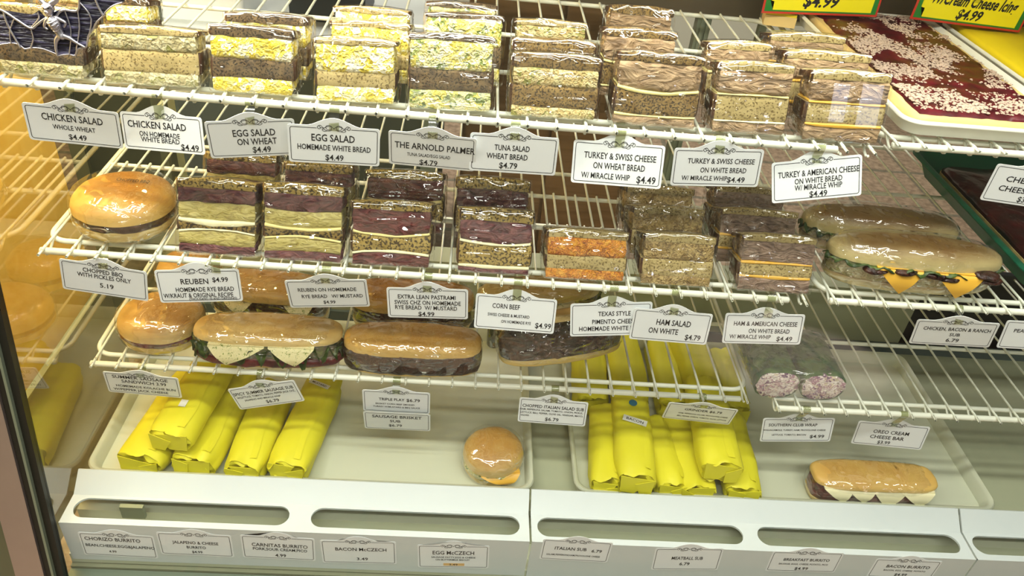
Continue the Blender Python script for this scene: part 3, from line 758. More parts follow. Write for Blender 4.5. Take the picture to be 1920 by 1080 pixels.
PT('l1', 'white price tag reading SUMMER SAUSAGE SANDWICH 3.99', B2, G2, [('SUMMER SAUSAGE', -.02, .32, .74, .15), ('SANDWICH 3.99', .02, .12, .60, .15), ('HOMEMADE KOLACHE BUN', .03, -.12, .80, .11), ('W/PEPPER JACK CHEESE', -.05, -.30, .74, .11)])
PT('l2', 'tilted white price tag reading SPICY SUMMER SAUSAGE SUB $6.79', B2, G2, [('SPICY SUMMER SAUSAGE SUB', -.01, .22, .90, .14), ('W/LETTUCE, TOMATO, ONION, PEPPER JACK CHZ,', .0, .05, .88, .09), ('JALAPENO AND MIRACLE WHIP', -.08, -.10, .55, .08), ('$6.79', .04, -.28, .20, .14)])
PT('l3', 'white price tag reading TRIPLE PLAY $6.79', B2, G2, [('TRIPLE PLAY', -.07, .12, .38, .12), ('$6.79', .25, .12, .20, .14), ('BRISKET CORN BEEF SMOKED', -.02, -.10, .58, .07), ('TURKEY W/MUSTARD & BBQ SAUCE', .0, -.24, .70, .07)])
PT('l4', 'white price tag reading SAUSAGE BRISKET SUB $6.79, hanging below the triple play tag', None, G2, [('SAUSAGE BRISKET', .0, .27, .74, .16), ('SUB', -.03, .02, .16, .14), ('$6.79', -.03, -.24, .20, .14)], arch=False)
PT('l5', 'white price tag reading CHOPPED ITALIAN SALAD SUB $6.79', B2, G2, [('CHOPPED ITALIAN SALAD SUB', .0, .20, .90, .13), ('HAM, PEPPERONI, SALAMI, TOMATO, ONION, PICKLE,', -.02, .05, .92, .07), ('LETTUCE, BELL PEPPER, OLIVE OIL, VINEGAR, MAYO,', -.01, -.08, .92, .07), ('OLIVES', -.40, -.20, .12, .07), ('$6.79', .0, -.30, .20, .14)])
PT('l6', 'white price tag reading GRINDER $6.79', B2, G2, [('GRINDER $6.79', .03, .20, .54, .13), ('HAM, PEPPERONI, SALAMI, PROVOLONE CHEESE', .06, -.06, .72, .07), ('BELL PEPPER, ONION, TOMATO, OLIVE, LETTUCE', .06, -.24, .72, .07)])
PT('l7', 'white price tag reading SOUTHERN CLUB WRAP $4.99', BR2, 'price tags of the right hand shelves', [('SOUTHERN CLUB WRAP', -.07, .22, .68, .12), ('W/GUACAMOLE, TURKEY, HAM, PROVOLONE CHEESE', -.04, .0, .88, .07), ('LETTUCE, TOMATO, BACON', -.10, -.20, .48, .07), ('$4.99', .30, -.27, .20, .14)])
PT('l8', 'white price tag reading CREAM CHEESE BAR $3.99', BR2, 'price tags of the right hand shelves', [('OREO CREAM', .0, .13, .50, .15), ('CHEESE BAR', -.03, -.10, .48, .15), ('$3.99', -.05, -.32, .18, .14)])
K = dict(bar=None, group=G3, name='price_sticker')
price_tag('v1', 'price sticker reading CHORIZO BURRITO on the vent panel', [('CHORIZO BURRITO', -.06, .26, .74, .15), ('BEAN,CHEESE,EGG&JALAPENO', .02, -.03, .92, .12), ('4.99', -.10, -.28, .10, .10)], **K)
price_tag('v2', 'price sticker reading JALAPENO & CHEESE BURRITO $4.99', [('JALAPENO & CHEESE', .0, .10, .62, .13), ('BURRITO', .0, -.11, .26, .12), ('$4.99', .0, -.32, .14, .11)], **K)
price_tag('v3', 'price sticker reading CARNITAS BURRITO PORK, SOUR CREAM, PICO', [('CARNITAS BURRITO', .02, .12, .76, .15), ('PORK,SOUR CREAM,PICO', .02, -.06, .74, .12), ('4.99', .02, -.32, .15, .13)], **K)
price_tag('v4', 'price sticker with 3.49 right of the carnitas burrito sticker', [('BACON McCZECH', .03, .14, .68, .14), ('3.49', .04, -.28, .15, .12)], **K)
price_tag('v5', 'price sticker with an orange price patch near the panel seam', [('EGG McCZECH', .0, .18, .58, .16), ('SAUSAGE PATTY,EGG & CHEESE', .0, -.02, .62, .07), ('ON BUTTERMILK BISCUIT', -.01, -.13, .48, .07), ('3.49', .0, -.345, .12, .08)], orange=True, **K)
price_tag('v6', 'price sticker reading ITALIAN SUB 6.79', [('ITALIAN SUB', -.08, .10, .46, .15), ('6.79', .30, .05, .15, .14), ('SALAMI,PEPPERONI,HAM,PROVOLONE CHEESE', -.02, -.22, .78, .08)], **K)
price_tag('v7', 'price sticker reading MEATBALL SUB 6.79', [('MEATBALL SUB', .0, .06, .46, .14), ('6.79', -.02, -.20, .15, .14)], **K)
price_tag('v8', 'price sticker reading BREAKFAST BURRITO $4.99', [('BREAKFAST BURRITO', .02, .12, .65, .13), ('SAUSAGE, EGGS, CHEESE, POTATO, PICO', .0, -.10, .70, .08), ('$4.99', .0, -.32, .19, .14)], **K)
price_tag('v9', 'price sticker reading BACON BURRITO, cut off by the bottom edge', [('BACON BURRITO', .04, .14, .66, .15), ('BACON, EGG, CHEESE, POTATO', .02, -.08, .64, .08), ('$4.99', .0, -.30, .19, .14)], **K)

# ------------------------------------------------------------------ wrapped sandwich halves
KIND = {  # part name, material, edge rounding, lumpiness, outward offset
 'wheat': ('bread_slice', 'wheat', .10, .0005, 0), 'gold': ('bread_slice', 'wheat_gold', .10, .0005, 0), 'white': ('bread_slice', 'white', .10, .0005, 0),
 'rye': ('bread_slice', 'rye', .10, .0005, 0), 'ryed': ('bread_slice', 'rye_dark', .10, .0005, 0),
 'egg': ('egg_salad', 'egg', .35, .0022, .0012), 'eggtuna': ('egg_and_tuna_salad', 'egg_tuna', .35, .0022, .0012), 'tuna': ('tuna_salad', 'tuna', .35, .002, .0004),
 'chicken': ('chicken_salad', 'chicken', .25, .0018, .0006), 'turkey': ('turkey_slices', 'turkey', .3, .003, .0008), 'ham': ('ham_slices', 'ham', .3, .003, .0006),
 'hamsalad': ('ham_salad', 'ham_salad', .25, .0018, .0004), 'corned': ('corned_beef', 'corned', .35, .0032, .0004), 'pastrami': ('pastrami', 'pastrami', .35, .0032, .0006),
 'kraut': ('sauerkraut', 'kraut', .3, .002, .0002), 'pimento': ('pimento_cheese', 'pimento', .3, .0022, .0008),
 'swiss': ('cheese_slice', 'swiss', .5, .0006, .0007), 'swissp': ('cheese_slice', 'swiss_pale', .5, .0012, .0007), 'american': ('cheese_slice', 'american', .5, .0006, .0007),
}
def outline_n(w, d, r):
    P = rrect(-w/2, w/2, 0, d, r, 4, 9)
    n = len(P); out = []
    for i in range(n):
        a = Vector(P[i-1]); b = Vector(P[(i+1) % n]); t = (b-a).normalized()
        out.append((P[i][0], P[i][1], t.y, -t.x))
    return out

def sandwich(name, label, cat, x, y, zs, w, d, H, layers, lean=17.0, yaw=0.0, roll=0.0, group=None, film='film', loose=False, seed=0.0):
    t = thing(name, label, cat, (x, y, zs), (0, 0, 0), group)
    t.rotation_euler = (0, -math.radians(roll), yaw)
    k = math.tan(math.radians(lean))
    tot = sum(l[1] for l in layers); h = H; Z = [(H, 0.0)]
    for l in layers:
        h -= l[1]/tot*H; Z.append((max(h, 0), l[2] if len(l) > 2 else 0.0))
    Z[-1] = (0, 0)
    def zi(i, px, py):
        z, sag = Z[i]; u = 2*px/w
        s = z+sag*H*(1-u*u)+(.0012*nz((px, py, z), 40, seed+i) if 0 < i < len(layers) else 0)
        if i == 0: s += .0022*(1-u*u)-.0012*u*u*abs(u)+.0012*nz((px, py, 0), 30, seed)
        s -= s/H*(py-.004)*k if py > .004 else 0
        return max(s, 0)
    for i, l in enumerate(layers):
        pn, mk, er, lump, outw = KIND[l[0]]
        O = outline_n(w, d, .007)
        bm = bmesh.new(); rings = []
        T = Z[i][0]-Z[i+1][0]; nzv = max(3, int(T/.005)+2); e = min(er*T*.5, .0025)
        for j in range(nzv+1):
            q = j/nzv; ins = e*(1-math.sqrt(max(0, 1-(2*q-1)**4)))
            ring = []
            for px, py, nx, ny in O:
                zb, zt = zi(i+1, px, py), zi(i, px, py)
                z = zb+(zt-zb)*q
                dd = outw-ins+lump*nz((px, py, z), 130, seed+i*3)+lump*.8*nz((px, py, z), 55, seed-i)
                if pn != 'bread_slice' and (abs(nx) > .7 or ny > .5): dd -= .005
                X, Y = px+nx*dd, py+ny*dd
                ring.append(bm.verts.new((X, Y+z*k, z)))
            rings.append(ring)
        # rounded top and bottom closed through a shrunken inner ring
        def inner(ring, f, idx):
            r2 = []
            for v, (px, py, nx, ny) in zip(ring, O):
                X = px*f; Y = d/2+(py-d/2)*f; z = zi(idx, X, Y); r2.append(bm.verts.new((X, Y+z*k, z)))
            return r2
        rings = [inner(rings[0], .5, i+1)]+rings+[inner(rings[-1], .9, i), inner(rings[-1], .45, i)]
        loft(bm, rings)
        mats = [M[mk]]
        if pn == 'bread_slice':
            mats.append(M['bread_crust']); n_ = len(O); bm.faces.ensure_lookup_table()
            for fi in range(n_, n_*(nzv+1)):
                o_ = O[fi % n_]
                if abs(o_[2]) > .45 or o_[3] > .3: bm.faces[fi].material_index = 1
        link_mesh(pn, bm, mats, t, 70)
    # cling film pulled round the stack
    O = outline_n(w, d, .006); bm = bmesh.new(); rings = []
    nzv = 14
    for j in range(nzv+1):
        q = j/nzv; ring = []
        for px, py, nx, ny in O:
            zt = zi(0, px, py)+.0016; z = .0005+(zt-.0005)*q
            dd = .0028+.0008*nz((px*.6, py*.6, z*3), 70, seed+9)+.0006*nz((px, py, z), 160, seed)
            if q > .92: dd -= .002*(q-.92)/.08
            ring.append(bm.verts.new((px+nx*dd, py+ny*dd+z*k, z)))
        rings.append(ring)
    for f in (.86, .4):
        r2 = []
        for px, py, nx, ny in O:
            X = px*f; Y = d/2+(py-d/2)*f; z = zi(0, X, Y)+.0018+.0012*nz((X, Y, 0), 120, seed); r2.append(bm.verts.new((X, Y+z*k, z)))
        rings.append(r2)
    loft(bm, rings); link_mesh('plastic_wrap', bm, M[film], t, 180)
    return t
S = sandwich
zT = lambda x: .0088+.003-.00517*x
z0 = .0068
LT = dict(
 T0=[('white', .10), ('chicken', .34), ('wheat', .36), ('chicken', .20)],
 T1=[('white', .10), ('chicken', .30), ('white', .38), ('chicken', .22)],
 T2=[('wheat', .15), ('egg', .36, .02), ('wheat', .32, .03), ('egg', .22)],
 T3=[('white', .09), ('egg', .45), ('white', .24), ('egg', .24)],
 T4=[('wheat', .07), ('eggtuna', .40), ('wheat', .30), ('eggtuna', .26)],
 T5=[('gold', .20), ('tuna', .30), ('gold', .34), ('tuna', .18)],
 T5c=[('white', .08), ('tuna', .46), ('gold', .28), ('tuna', .18)],
 T6=[('gold', .12), ('turkey', .34, -.06), ('swiss', .035, -.07), ('gold', .36, -.02), ('swiss', .03, -.01), ('turkey', .14)],
 T7=[('white', .11), ('turkey', .34), ('swiss', .03, .01), ('white', .36), ('swissp', .02), ('turkey', .18)],
 T8=[('white', .12), ('turkey', .33), ('american', .035), ('white', .30), ('american', .03, -.03), ('turkey', .24)],
)
GT = 'wrapped sandwiches on the upper left shelf'
def T(key, lay, label, x, y, w, H, **k): return S('wrapped_sandwich', label, 'sandwich', x, y, zT(x), w, k.pop('d', .052), H+z0-zT(x), LT[lay], group=GT, seed=hash_(key), **k)
def hash_(s): return sum(ord(c)*(i+3) for i, c in enumerate(s))*.731 % 50
T('T0', 'T0', 'wheat bread chicken salad sandwich in film behind the metal bat', 0.049, 0.008, .130, 0.088)
T('T1', 'T1', 'pale chicken salad on white bread sandwich in film right of the metal bat', 0.200, 0.008, .132, 0.074, roll=1.5)
T('T2', 'T2', 'egg salad on dark wheat bread sandwich above the EGG SALAD ON WHEAT tag', 0.334, 0.008, .114, 0.085, roll=.6)
T('T3', 'T3', 'egg salad on white bread sandwich in front, between the two dark bread ones', 0.473, 0.008, .112, 0.081, roll=1.5)
T('T4', 'T4', 'tuna and egg salad on wheat sandwich in front of two like it', 0.603, 0.008, .119, 0.096, roll=1.5)
T('T5', 'T5', 'tuna salad on golden wheat sandwich above the TUNA SALAD tag', 0.747, 0.008, .126, 0.081, roll=.8)
T('T6', 'T6', 'turkey and swiss on golden wheat bread, front of its row', 0.891, 0.008, 0.124, 0.094, roll=0)
T('T7', 'T7', 'turkey and swiss on white bread sandwich, second from the right end in front', 1.028, 0.008, 0.111, 0.092, roll=1.2)
T('T8', 'T8', 'turkey and yellow american cheese on white bread, right end of the front row', 1.165, 0.008, 0.120, 0.091, roll=1)
T('T2b', 'T2', 'dark wheat egg salad sandwich standing behind the front egg on wheat one', 0.341, 0.065, .116, 0.085, roll=1)
T('T3b', 'T3', 'egg salad on white sandwich in the second row behind the white one', 0.483, 0.083, .116, 0.081, roll=1)
T('T3c', 'T3', 'rearmost egg salad on white sandwich of its row of three', 0.477, 0.145, .114, 0.081, roll=1)
T('T4b', 'T4', 'middle tuna and egg salad on wheat sandwich of three in line', 0.617, 0.103, .116, 0.096, roll=1, d=.046)
T('T4c', 'T4', 'rearmost tuna and egg salad on wheat sandwich under the top edge', 0.611, 0.152, .108, 0.096, roll=1)
T('T5b', 'T5', 'tuna salad on golden wheat sandwich directly behind the front tuna one', 0.748, 0.071, .122, 0.081, roll=1)
T('T5c', 'T5c', 'rearmost tuna salad sandwich of three, its pale filling with green bits showing', 0.748, 0.157, .114, 0.081, roll=1)
T('T6b', 'T6', 'turkey on wheat sandwich, middle one of the three in line, with crumpled film', 0.877, 0.108, .112, 0.094, film='film_loose')
T('T6c', 'T6', 'rearmost turkey on wheat sandwich of its line, against the top edge', 0.895, 0.219, .107, 0.094, film='film_loose')
T('T7b', 'T7', 'turkey on white sandwich tucked behind the front turkey and swiss on white', 1.027, 0.093, .098, 0.092, roll=2)
T('T8b', 'T8', 'turkey and american on white sandwich in the middle row beside the cherry cake', 1.158, 0.085, .134, 0.091, roll=.8)
T('T8c', 'T8', 'rearmost turkey and american on white sandwich beside the cherry cake', 1.153, 0.164, .126, 0.091, roll=1.5)
T('T1b', 'T2', 'brown bread sandwich turned end on behind the pale chicken salad one', 0.127, 0.125, .066, 0.074, film='film_loose')
T('T0b', 'T0', 'chicken salad sandwich under the top left corner behind the bat wing', .030, .150, .090, .088)

LM = dict(
 M1=[('rye', .12), ('corned', .22, .02), ('kraut', .22, -.02), ('swissp', .042, -.05), ('ryed', .14, .04), ('swissp', .035, .05), ('kraut', .17), ('corned', .13)],
 M2=[('rye', .12), ('corned', .22, -.02), ('kraut', .20, -.05), ('swiss', .035, -.05), ('ryed', .17, .05), ('swiss', .03, .05), ('kraut', .17, .02), ('corned', .10)],
 M3=[('rye', .12), ('pastrami', .34, -.07), ('swiss', .04, -.07), ('rye', .34, .05), ('swissp', .04, .05), ('pastrami', .18)],
 M4=[('rye', .20, .02), ('corned', .30, -.06), ('swissp', .035, -.06), ('rye', .40), ('swissp', .03, -.02), ('corned', .10)],
 M5=[('white', .15), ('pimento', .42, .01), ('white', .27), ('pimento', .22)],
 M6=[('white', .15), ('hamsalad', .38), ('white', .33), ('hamsalad', .2)],
 M7=[('white', .10), ('ham', .38), ('american', .035), ('white', .22), ('american', .035, -.02), ('ham', .26)],
)
GM = 'wrapped sandwiches on the middle left shelf'
zM = lambda x: SZ[1]+.0088+.002-.0043*x
zR = lambda x: SZ[1]+.0095
zm = SZ[1]+.0068
def Mm(key, lay, label, x, y, w, H, **k): return S('wrapped_sandwich', label, 'sandwich', x, y, zM(x), w, k.pop('d', .062), H+zm-zM(x), LM[lay], lean=24.0, group=GM, seed=hash_(key), **k)
Mm('M1', 'M1', 'reuben on rye with purple beef and thick cheese, right of the big bun', 0.259, -0.016, .122, 0.106)
Mm('M2', 'M2', 'reuben on rye with mustard above the REUBEN ON HOMEMADE RYE tag', 0.388, -0.016, .124, 0.107)
Mm('M3', 'M3', 'dark red pastrami and swiss on rye sandwich, front of two', 0.523, -0.016, .126, 0.092, roll=1)
Mm('M4', 'M4', 'corned beef and swiss on speckled rye left of the orange sandwich', 0.683, -0.016, .119, 0.091)
Mm('M5', 'M5', 'orange pimento cheese on white bread sandwich', 0.828, -0.016, 0.132, 0.070, roll=.6)
Mm('M6', 'M6', 'ham salad on white bread sandwich right of the orange one, front of three', 0.974, -0.016, .120, 0.073)
Mm('M7', 'M7', 'ham and american cheese on white bread sandwich beside the long rolls, front of three', 1.134, -0.016, 0.125, 0.081)
Mm('M1b', 'M1', 'reuben on rye behind the leftmost reuben, half hidden by the price tags', 0.271, 0.076, .116, 0.106)
Mm('M2b', 'M2', 'reuben on rye behind the mustard reuben, dark in its film', 0.397, 0.057, .112, 0.107)
Mm('M3b', 'M3', 'pastrami on rye sandwich behind the front pastrami one', 0.534, 0.084, .130, 0.092, roll=1)
Mm('M4b', 'M4', 'corned beef on rye sandwich standing behind the front corned beef one', 0.677, 0.083, .124, 0.091)
Mm('M6b', 'M6', 'middle ham salad on white sandwich of three in line', 0.971, 0.068, .126, 0.073, film='film_loose')
Mm('M6c', 'M6', 'rearmost ham salad on white sandwich of three in line', 0.968, 0.136, .124, 0.073, film='film_loose')
Mm('M7b', 'M7', 'middle ham and american on white sandwich of three in line', 1.123, 0.062, .136, 0.081, film='film_loose')
Mm('M7c', 'M7', 'rearmost ham and american on white sandwich under the price tag', 1.128, 0.139, .130, 0.081)

# ------------------------------------------------------------------ round buns, long rolls
def half_bun(bm, L, W, H, p=2.6, q=.75, low=.12, lump=.0015, seed=0, flip=False, nx=28, na=18, z0=0.0):
    """domed half of a bun: flat cut face at z0, crown up (or down when flipped)"""
    rings = []
    for i in range(nx+1):
        a = -PI/2+PI*i/nx
        s = math.sin(a)*.9995
        x = L/2*s
        kk = max(0.0, 1-abs(s)**p)**(1/p)
        ring = []
        for j in range(na+1):
            w = PI*j/na
            cy, sy = math.cos(w), math.sin(w)
            y = W/2*kk*math.copysign(abs(cy)**.8, cy)
            z = H*(kk**q)*(low*(1 if 0 < j < na else 0)+(1-low)*sy**.85)
            n_ = lump*nz((x, y, z), 35, seed)+lump*.5*nz((x, y, z), 90, seed)
            ring.append(bm.verts.new((x, y+n_*cy, z0+(-1 if flip else 1)*(z+n_*sy))))
        for j in range(1, 6):   # flat cut face
            ring.append(bm.verts.new((x, -W/2*kk+W*kk*j/6, z0)))
        rings.append(ring)
    loft(bm, rings)

def slab_fill(bm, L, W, z0, z1, p=2.6, lump=.003, freq=70, seed=0, n=72, nzv=6, bulge=.003, sagf=None):
    rings = []
    for j in range(nzv+1):
        q = j/nzv; b = bulge*math.sqrt(max(0, 1-(2*q-1)**2)); ring = []
        for i in range(n):
            a = 2*PI*i/n; c, s = math.cos(a), math.sin(a)
            r = 1/((abs(c)**p+abs(s)**p)**(1/p))
            x, y = L/2*r*c, W/2*r*s
            d = b+lump*nz((x, y, q*.02), freq, seed)
            z = z0+(z1-z0)*q
            ring.append(bm.verts.new((x+c*d, y+s*d, z+lump*.5*nz((x, y, z), freq, seed+3))))
        rings.append(ring)
    loft(bm, rings)

def film_over(bm, L, W, z0, z1, p=2.4, off=.003, seed=0, n=64, m=16):
    rings = []
    zc, hz = (z0+z1)/2, (z1-z0)/2
    for j in range(1, m):
        b = -PI/2+PI*j/m; cb, sb = math.cos(b), math.sin(b)
        rr = abs(cb)**.38; ring = []
        for i in range(n):
            a = 2*PI*i/n; c, s = math.cos(a), math.sin(a)
            r = 1/((abs(c)**p+abs(s)**p)**(1/p))*rr
            x, y = (L/2+off)*r*c, (W/2+off)*r*s
            z = zc+(hz+off*.6)*math.copysign(abs(sb)**.6, sb)
            d = .0012*nz((x, y, z), 90, seed)+.0008*nz((x, y, z), 200, seed)
            ring.append(bm.verts.new((x+c*d, y+s*d, max(z+d*.5*sb, .0004))))
        rings.append(ring)
    loft(bm, rings)

def cheese_flap(parent, xa, xb, xt, W, ztop, drop, mat, out=.004, name='cheese_slice'):
    """corner of a cheese slice hanging down over the front of a roll (front is -y)"""
    bm = bmesh.new(); rows = 7; V = []
    for th in (0, .0022):
        G = []
        for i in range(rows+1):
            q = i/rows; a = xa+(xt-xa)*q; b = xb+(xt-xb)*q; row = []
            for j in range(7):
                u = j/6; x = a+(b-a)*u
                y = -W/2*(.80+.25*math.sin(min(1, q*1.5)*PI/2))-out-th+.004*q*q
                z = ztop-drop*q+.0008*nz((x, q*.02, 0), 60, xt*90)
                row.append(bm.verts.new((x, y, z)))
            G.append(row)
        V.append(G)
    for G in V:
        for i in range(rows):
            for j in range(6): bm.faces.new((G[i][j], G[i][j+1], G[i+1][j+1], G[i+1][j]))
    A, B = V
    for i in range(rows):
        for j in (0, 6): bm.faces.new((A[i][j], A[i+1][j], B[i+1][j], B[i][j]))
    for j in range(6): bm.faces.new((A[0][j], A[0][j+1], B[0][j+1], B[0][j]))
    # the rest of the slice lies flat inside the roll
    vb = box(bm, (min(xa, xb), -W/2*.80-out, ztop-.0002), (max(xa, xb), W/2*.7, ztop+.002))
    return link_mesh(name, bm, mat, parent, 60)

def leaf_frill(parent, L, W, z, h, seed, mat, name='lettuce', a0=180, a1=360, p=2.6):
    bm = bmesh.new(); n = 70; A = []
    for i in range(n+1):
        a = math.radians(a0+(a1-a0)*i/n); c, s = math.cos(a), math.sin(a)
        r = 1/((abs(c)**p+abs(s)**p)**(1/p)); x, y = L/2*r*c, W/2*r*s
        wv = .5+.5*math.sin(i*1.1+seed)+.6*nz((x, y, 0), 60, seed)
        col = []
        for k in range(4):
            q = k/3; d = -.012+.022*q+.003*math.sin(i*1.7)*q
            col.append((bm.verts.new((x+c*d, y+s*d, z+.001+(h*(wv-.6))*q*q)), bm.verts.new((x+c*d, y+s*d, z-.0006+(h*(wv-.6))*q*q))))
        A.append(col)
    for i in range(n):
        for k in range(3):
            for e in (0, 1): bm.faces.new((A[i][k][e], A[i+1][k][e], A[i+1][k+1][e], A[i][k+1][e]))
        bm.faces.new((A[i][3][0], A[i+1][3][0], A[i+1][3][1], A[i][3][1]))
    return link_mesh(name, bm, mat, parent, 180)

def roll(name, label, cat, x, y, zs, L, W, hb, hf, ht, top, base, fill, p=2.6, yaw=0.0, flaps=(), fill_name='filling', lettuce=None, group=None, open_top=0.0, seed=1.0, over=1.0, film='film_bun', tilt=0.0, fill_wide=1.0):
    """bun or roll: bottom half, filling, top half, cheese corners, cling film"""
    t = thing(name, label, cat, (x, y, zs), (tilt, 0, yaw), group)
    bm = bmesh.new(); half_bun(bm, L*.97, W*.97, hb, p, .6, .5, seed=seed, flip=True, z0=hb); link_mesh('bottom_bun', bm, base, t, 60)
    bm = bmesh.new(); slab_fill(bm, L*.95*fill_wide, W*.94*fill_wide, hb-.001, hb+hf+.001, p, seed=seed); link_mesh(fill_name, bm, fill, t, 80)
    bm = bmesh.new(); half_bun(bm, L, W, ht, p, .7, .16, seed=seed+4)
    tb = link_mesh('top_bun', bm, top, t, 60); tb.location = (0, 0, hb+hf); 
    if open_top:
        tb.location = (0, W*.10, hb+hf+W*.12); tb.rotation_euler = (open_top, 0, 0)
    for xa, xb, xt, drop, mat in flaps: cheese_flap(t, xa*L/2, xb*L/2, xt*L/2, W, hb+hf-.001, drop, mat, .010 if lettuce else .004)
    if lettuce: leaf_frill(t, L*.96, W*.98, hb+hf*lettuce[0], lettuce[1], seed, M['lettuce'], p=p)
    bm = bmesh.new(); film_over(bm, L, W, 0.0, hb+hf+ht+(W*.16 if open_top else 0), p, seed=seed); link_mesh('plastic_wrap', bm, M[film], t, 180)
    return t
zl = SZ[2]+.0094
def decal_text(parent, s, c, right, up, w, cap, mat, strip=None, name='print', bold=.012):
    c, right, up = Vector(c), Vector(right).normalized(), Vector(up).normalized()
    nrm = right.cross(up).normalized()
    if strip:
        bm = bmesh.new(); prism(bm, [(-strip[0]/2, -strip[1]/2), (strip[0]/2, -strip[1]/2), (strip[0]/2, strip[1]/2), (-strip[0]/2, strip[1]/2)], lambda x, y, d: c+right*x+up*y+nrm*d, .0004)
        lab = link_mesh('label', bm, M['label'], parent, 0); parent = lab
    bm = bmesh.new(); put_text(bm, s, 0, 0, w, cap, lambda x, y, d: c+right*x+up*y+nrm*d, .0008, bold); return link_mesh(name, bm, mat, parent, 0)

t = roll('wrapped_bun', 'large round bun stamped CHOPPED BBQ at the left end of its shelf', 'bun', .104, .053, zM(.1), .152, .140, .024, .014, .034, M['crust'], M['crumb'], M['beef'], 2.1, 0, fill_name='chopped_beef', seed=2)
decal_text(t, 'CHOPPED BBQ', (.016, .010, .0733), (1, .06, -.06), (0, 1, .06), .048, .008, M['ink'])
t = roll('wrapped_bun', 'round kolache bun with summer sausage, front of two on the meat roll shelf', 'bun', .103, .092, zl, .148, .126, .022, .012, .036, M['crust_tan'], M['crumb'], M['sausage'], 2.1, .12, fill_name='sausage_slice', seed=3, tilt=.04)
roll('wrapped_bun', 'round kolache bun behind the front one, half hidden by the REUBEN tag', 'bun', .108, .235, zl, .12, .12, .024, .012, .040, M['crust_tan'], M['crumb'], M['sausage'], 2.1, 0, fill_name='sausage_slice', seed=4)
GL = 'wrapped long rolls on the meat roll shelf'
J = M['jack']
t = roll('wrapped_roll', 'long roll with two white pepper jack corners and lettuce, front left on its shelf', 'sandwich', .302, .056, zl, .256, .084, .010, .044, .017, M['crust_tan'], M['crumb'], M['lettuce'], 3.0, .02, [(-.74, -.0, -.52, .036, J), (.05, .66, .40, .034, J)], 'lettuce', (.62, .034), GL, seed=5)
bm = bmesh.new(); slab_fill(bm, .256, .088, .008, .026, 3.0, .004, 60, 5.5); link_mesh('sausage_slices', bm, M['sausage'], t, 80)
roll('wrapped_roll', 'long roll with white cheese corner and dark meat behind the pepper jack one', 'sandwich', .278, .172, zl, .22, .085, .020, .036, .030, M['crust_tan'], M['crumb'], M['brisket'], 3.0, -.04, [(-.7, -.2, -.45, .026, J), (.3, .8, .6, .03, J)], 'smoked_meat', None, GL, seed=6)
roll('wrapped_roll', 'glossy brown long roll packed with dark meat above the TRIPLE PLAY tag', 'sandwich', .556, .054, zl, .244, .084, .008, .040, .024, M['crust'], M['crumb'], M['brisket'], 3.2, .02, (), 'smoked_meat', None, GL, seed=7, fill_wide=1.05)
roll('wrapped_roll', 'brown long roll behind the one packed with dark meat, under the pastrami tag', 'sandwich', .545, .170, zl, .232, .086, .016, .036, .036, M['crust'], M['crumb'], M['brisket'], 3.2, .02, (), 'smoked_meat', None, GL, seed=8)
roll('wrapped_roll', 'slanted open roll heaped with dark chopped meat, right of its neighbours', 'sandwich', .828, .086, zl+.010, .246, .088, .018, .036, .024, M['crust_tan'], M['crumb'], M['brisket'], 2.6, .30, (), 'chopped_meat', None, GL, open_top=-.45, seed=9, fill_wide=1.0, tilt=-.26)
roll('wrapped_roll', 'pale roll with lettuce lying behind the slanted open roll', 'sandwich', .79, .225, zl, .25, .082, .020, .030, .026, M['crust_sub'], M['crumb'], M['brisket'], 2.6, .22, [(-.2, .5, .1, .022, J)], 'chopped_meat', (.5, .024), GL, seed=10)
A = M['american']
t = roll('wrapped_roll', 'long roll with two orange cheese corners and bacon, front of the two long rolls', 'sandwich', 1.368, .032, zR(0), .288, .084, .022, .030, .030, M['crust_hoagie'], M['crust_hoagie'], M['chicken'], 2.6, -.03, [(-.52, -.0, -.20, .040, A), (.14, .70, .45, .040, A)], 'chicken', (.95, .008), 'long rolls on the right hand shelf', seed=11)
bm = bmesh.new()
for q, (xx, zz) in enumerate([(-.075, .044), (-.03, .046), (.02, .044), (.045, .040), (.105, .050), (.112, .042)]):
    slab_fill(bm, .035, .02, 0, .007, 2, .003, 90, q, 20, 4); 
    bmesh.ops.translate(bm, vec=(xx, -.041, zz-.001), verts=list(bm.verts)[-100:])
link_mesh('bacon', bm, M['brisket'], t, 80)
roll('wrapped_roll', 'long roll with lettuce lying behind the one with two orange cheese corners', 'sandwich', 1.352, .130, zR(0), .272, .080, .028, .016, .034, M['crust_hoagie'], M['crust_hoagie'], M['chicken'], 2.6, -.05, [(-.6, .3, -.2, .010, A)], 'chicken', (.8, .016), 'long rolls on the right hand shelf', seed=12)
zt = PZ+.0012
t = roll('wrapped_biscuit', 'round biscuit with orange cheese in film on the left cream tray', 'biscuit sandwich', .716, .012, zt, .116, .108, .024, .016, .036, M['crust_tan'], M['crumb'], M['egg_tuna'], 2.1, .2, [(-.55, .75, .35, .018, A)], 'egg_patty', None, seed=13, tilt=.10)
roll('wrapped_roll', 'long roll with pale cheese points and red meat alone on the right cream tray', 'sandwich', 1.463, -.016, zt, .248, .074, .014, .040, .016, M['crust'], M['crumb'], M['sausage'], 4.0, .0, [(-.88, -.42, -.52, .030, M['swiss_pale']), (-.5, -.05, -.2, .028, M['swiss_pale']), (-.1, .45, .2, .040, M['swiss_pale']), (.35, .9, .72, .032, M['swiss_pale'])], 'red_meat', None, None, seed=14)

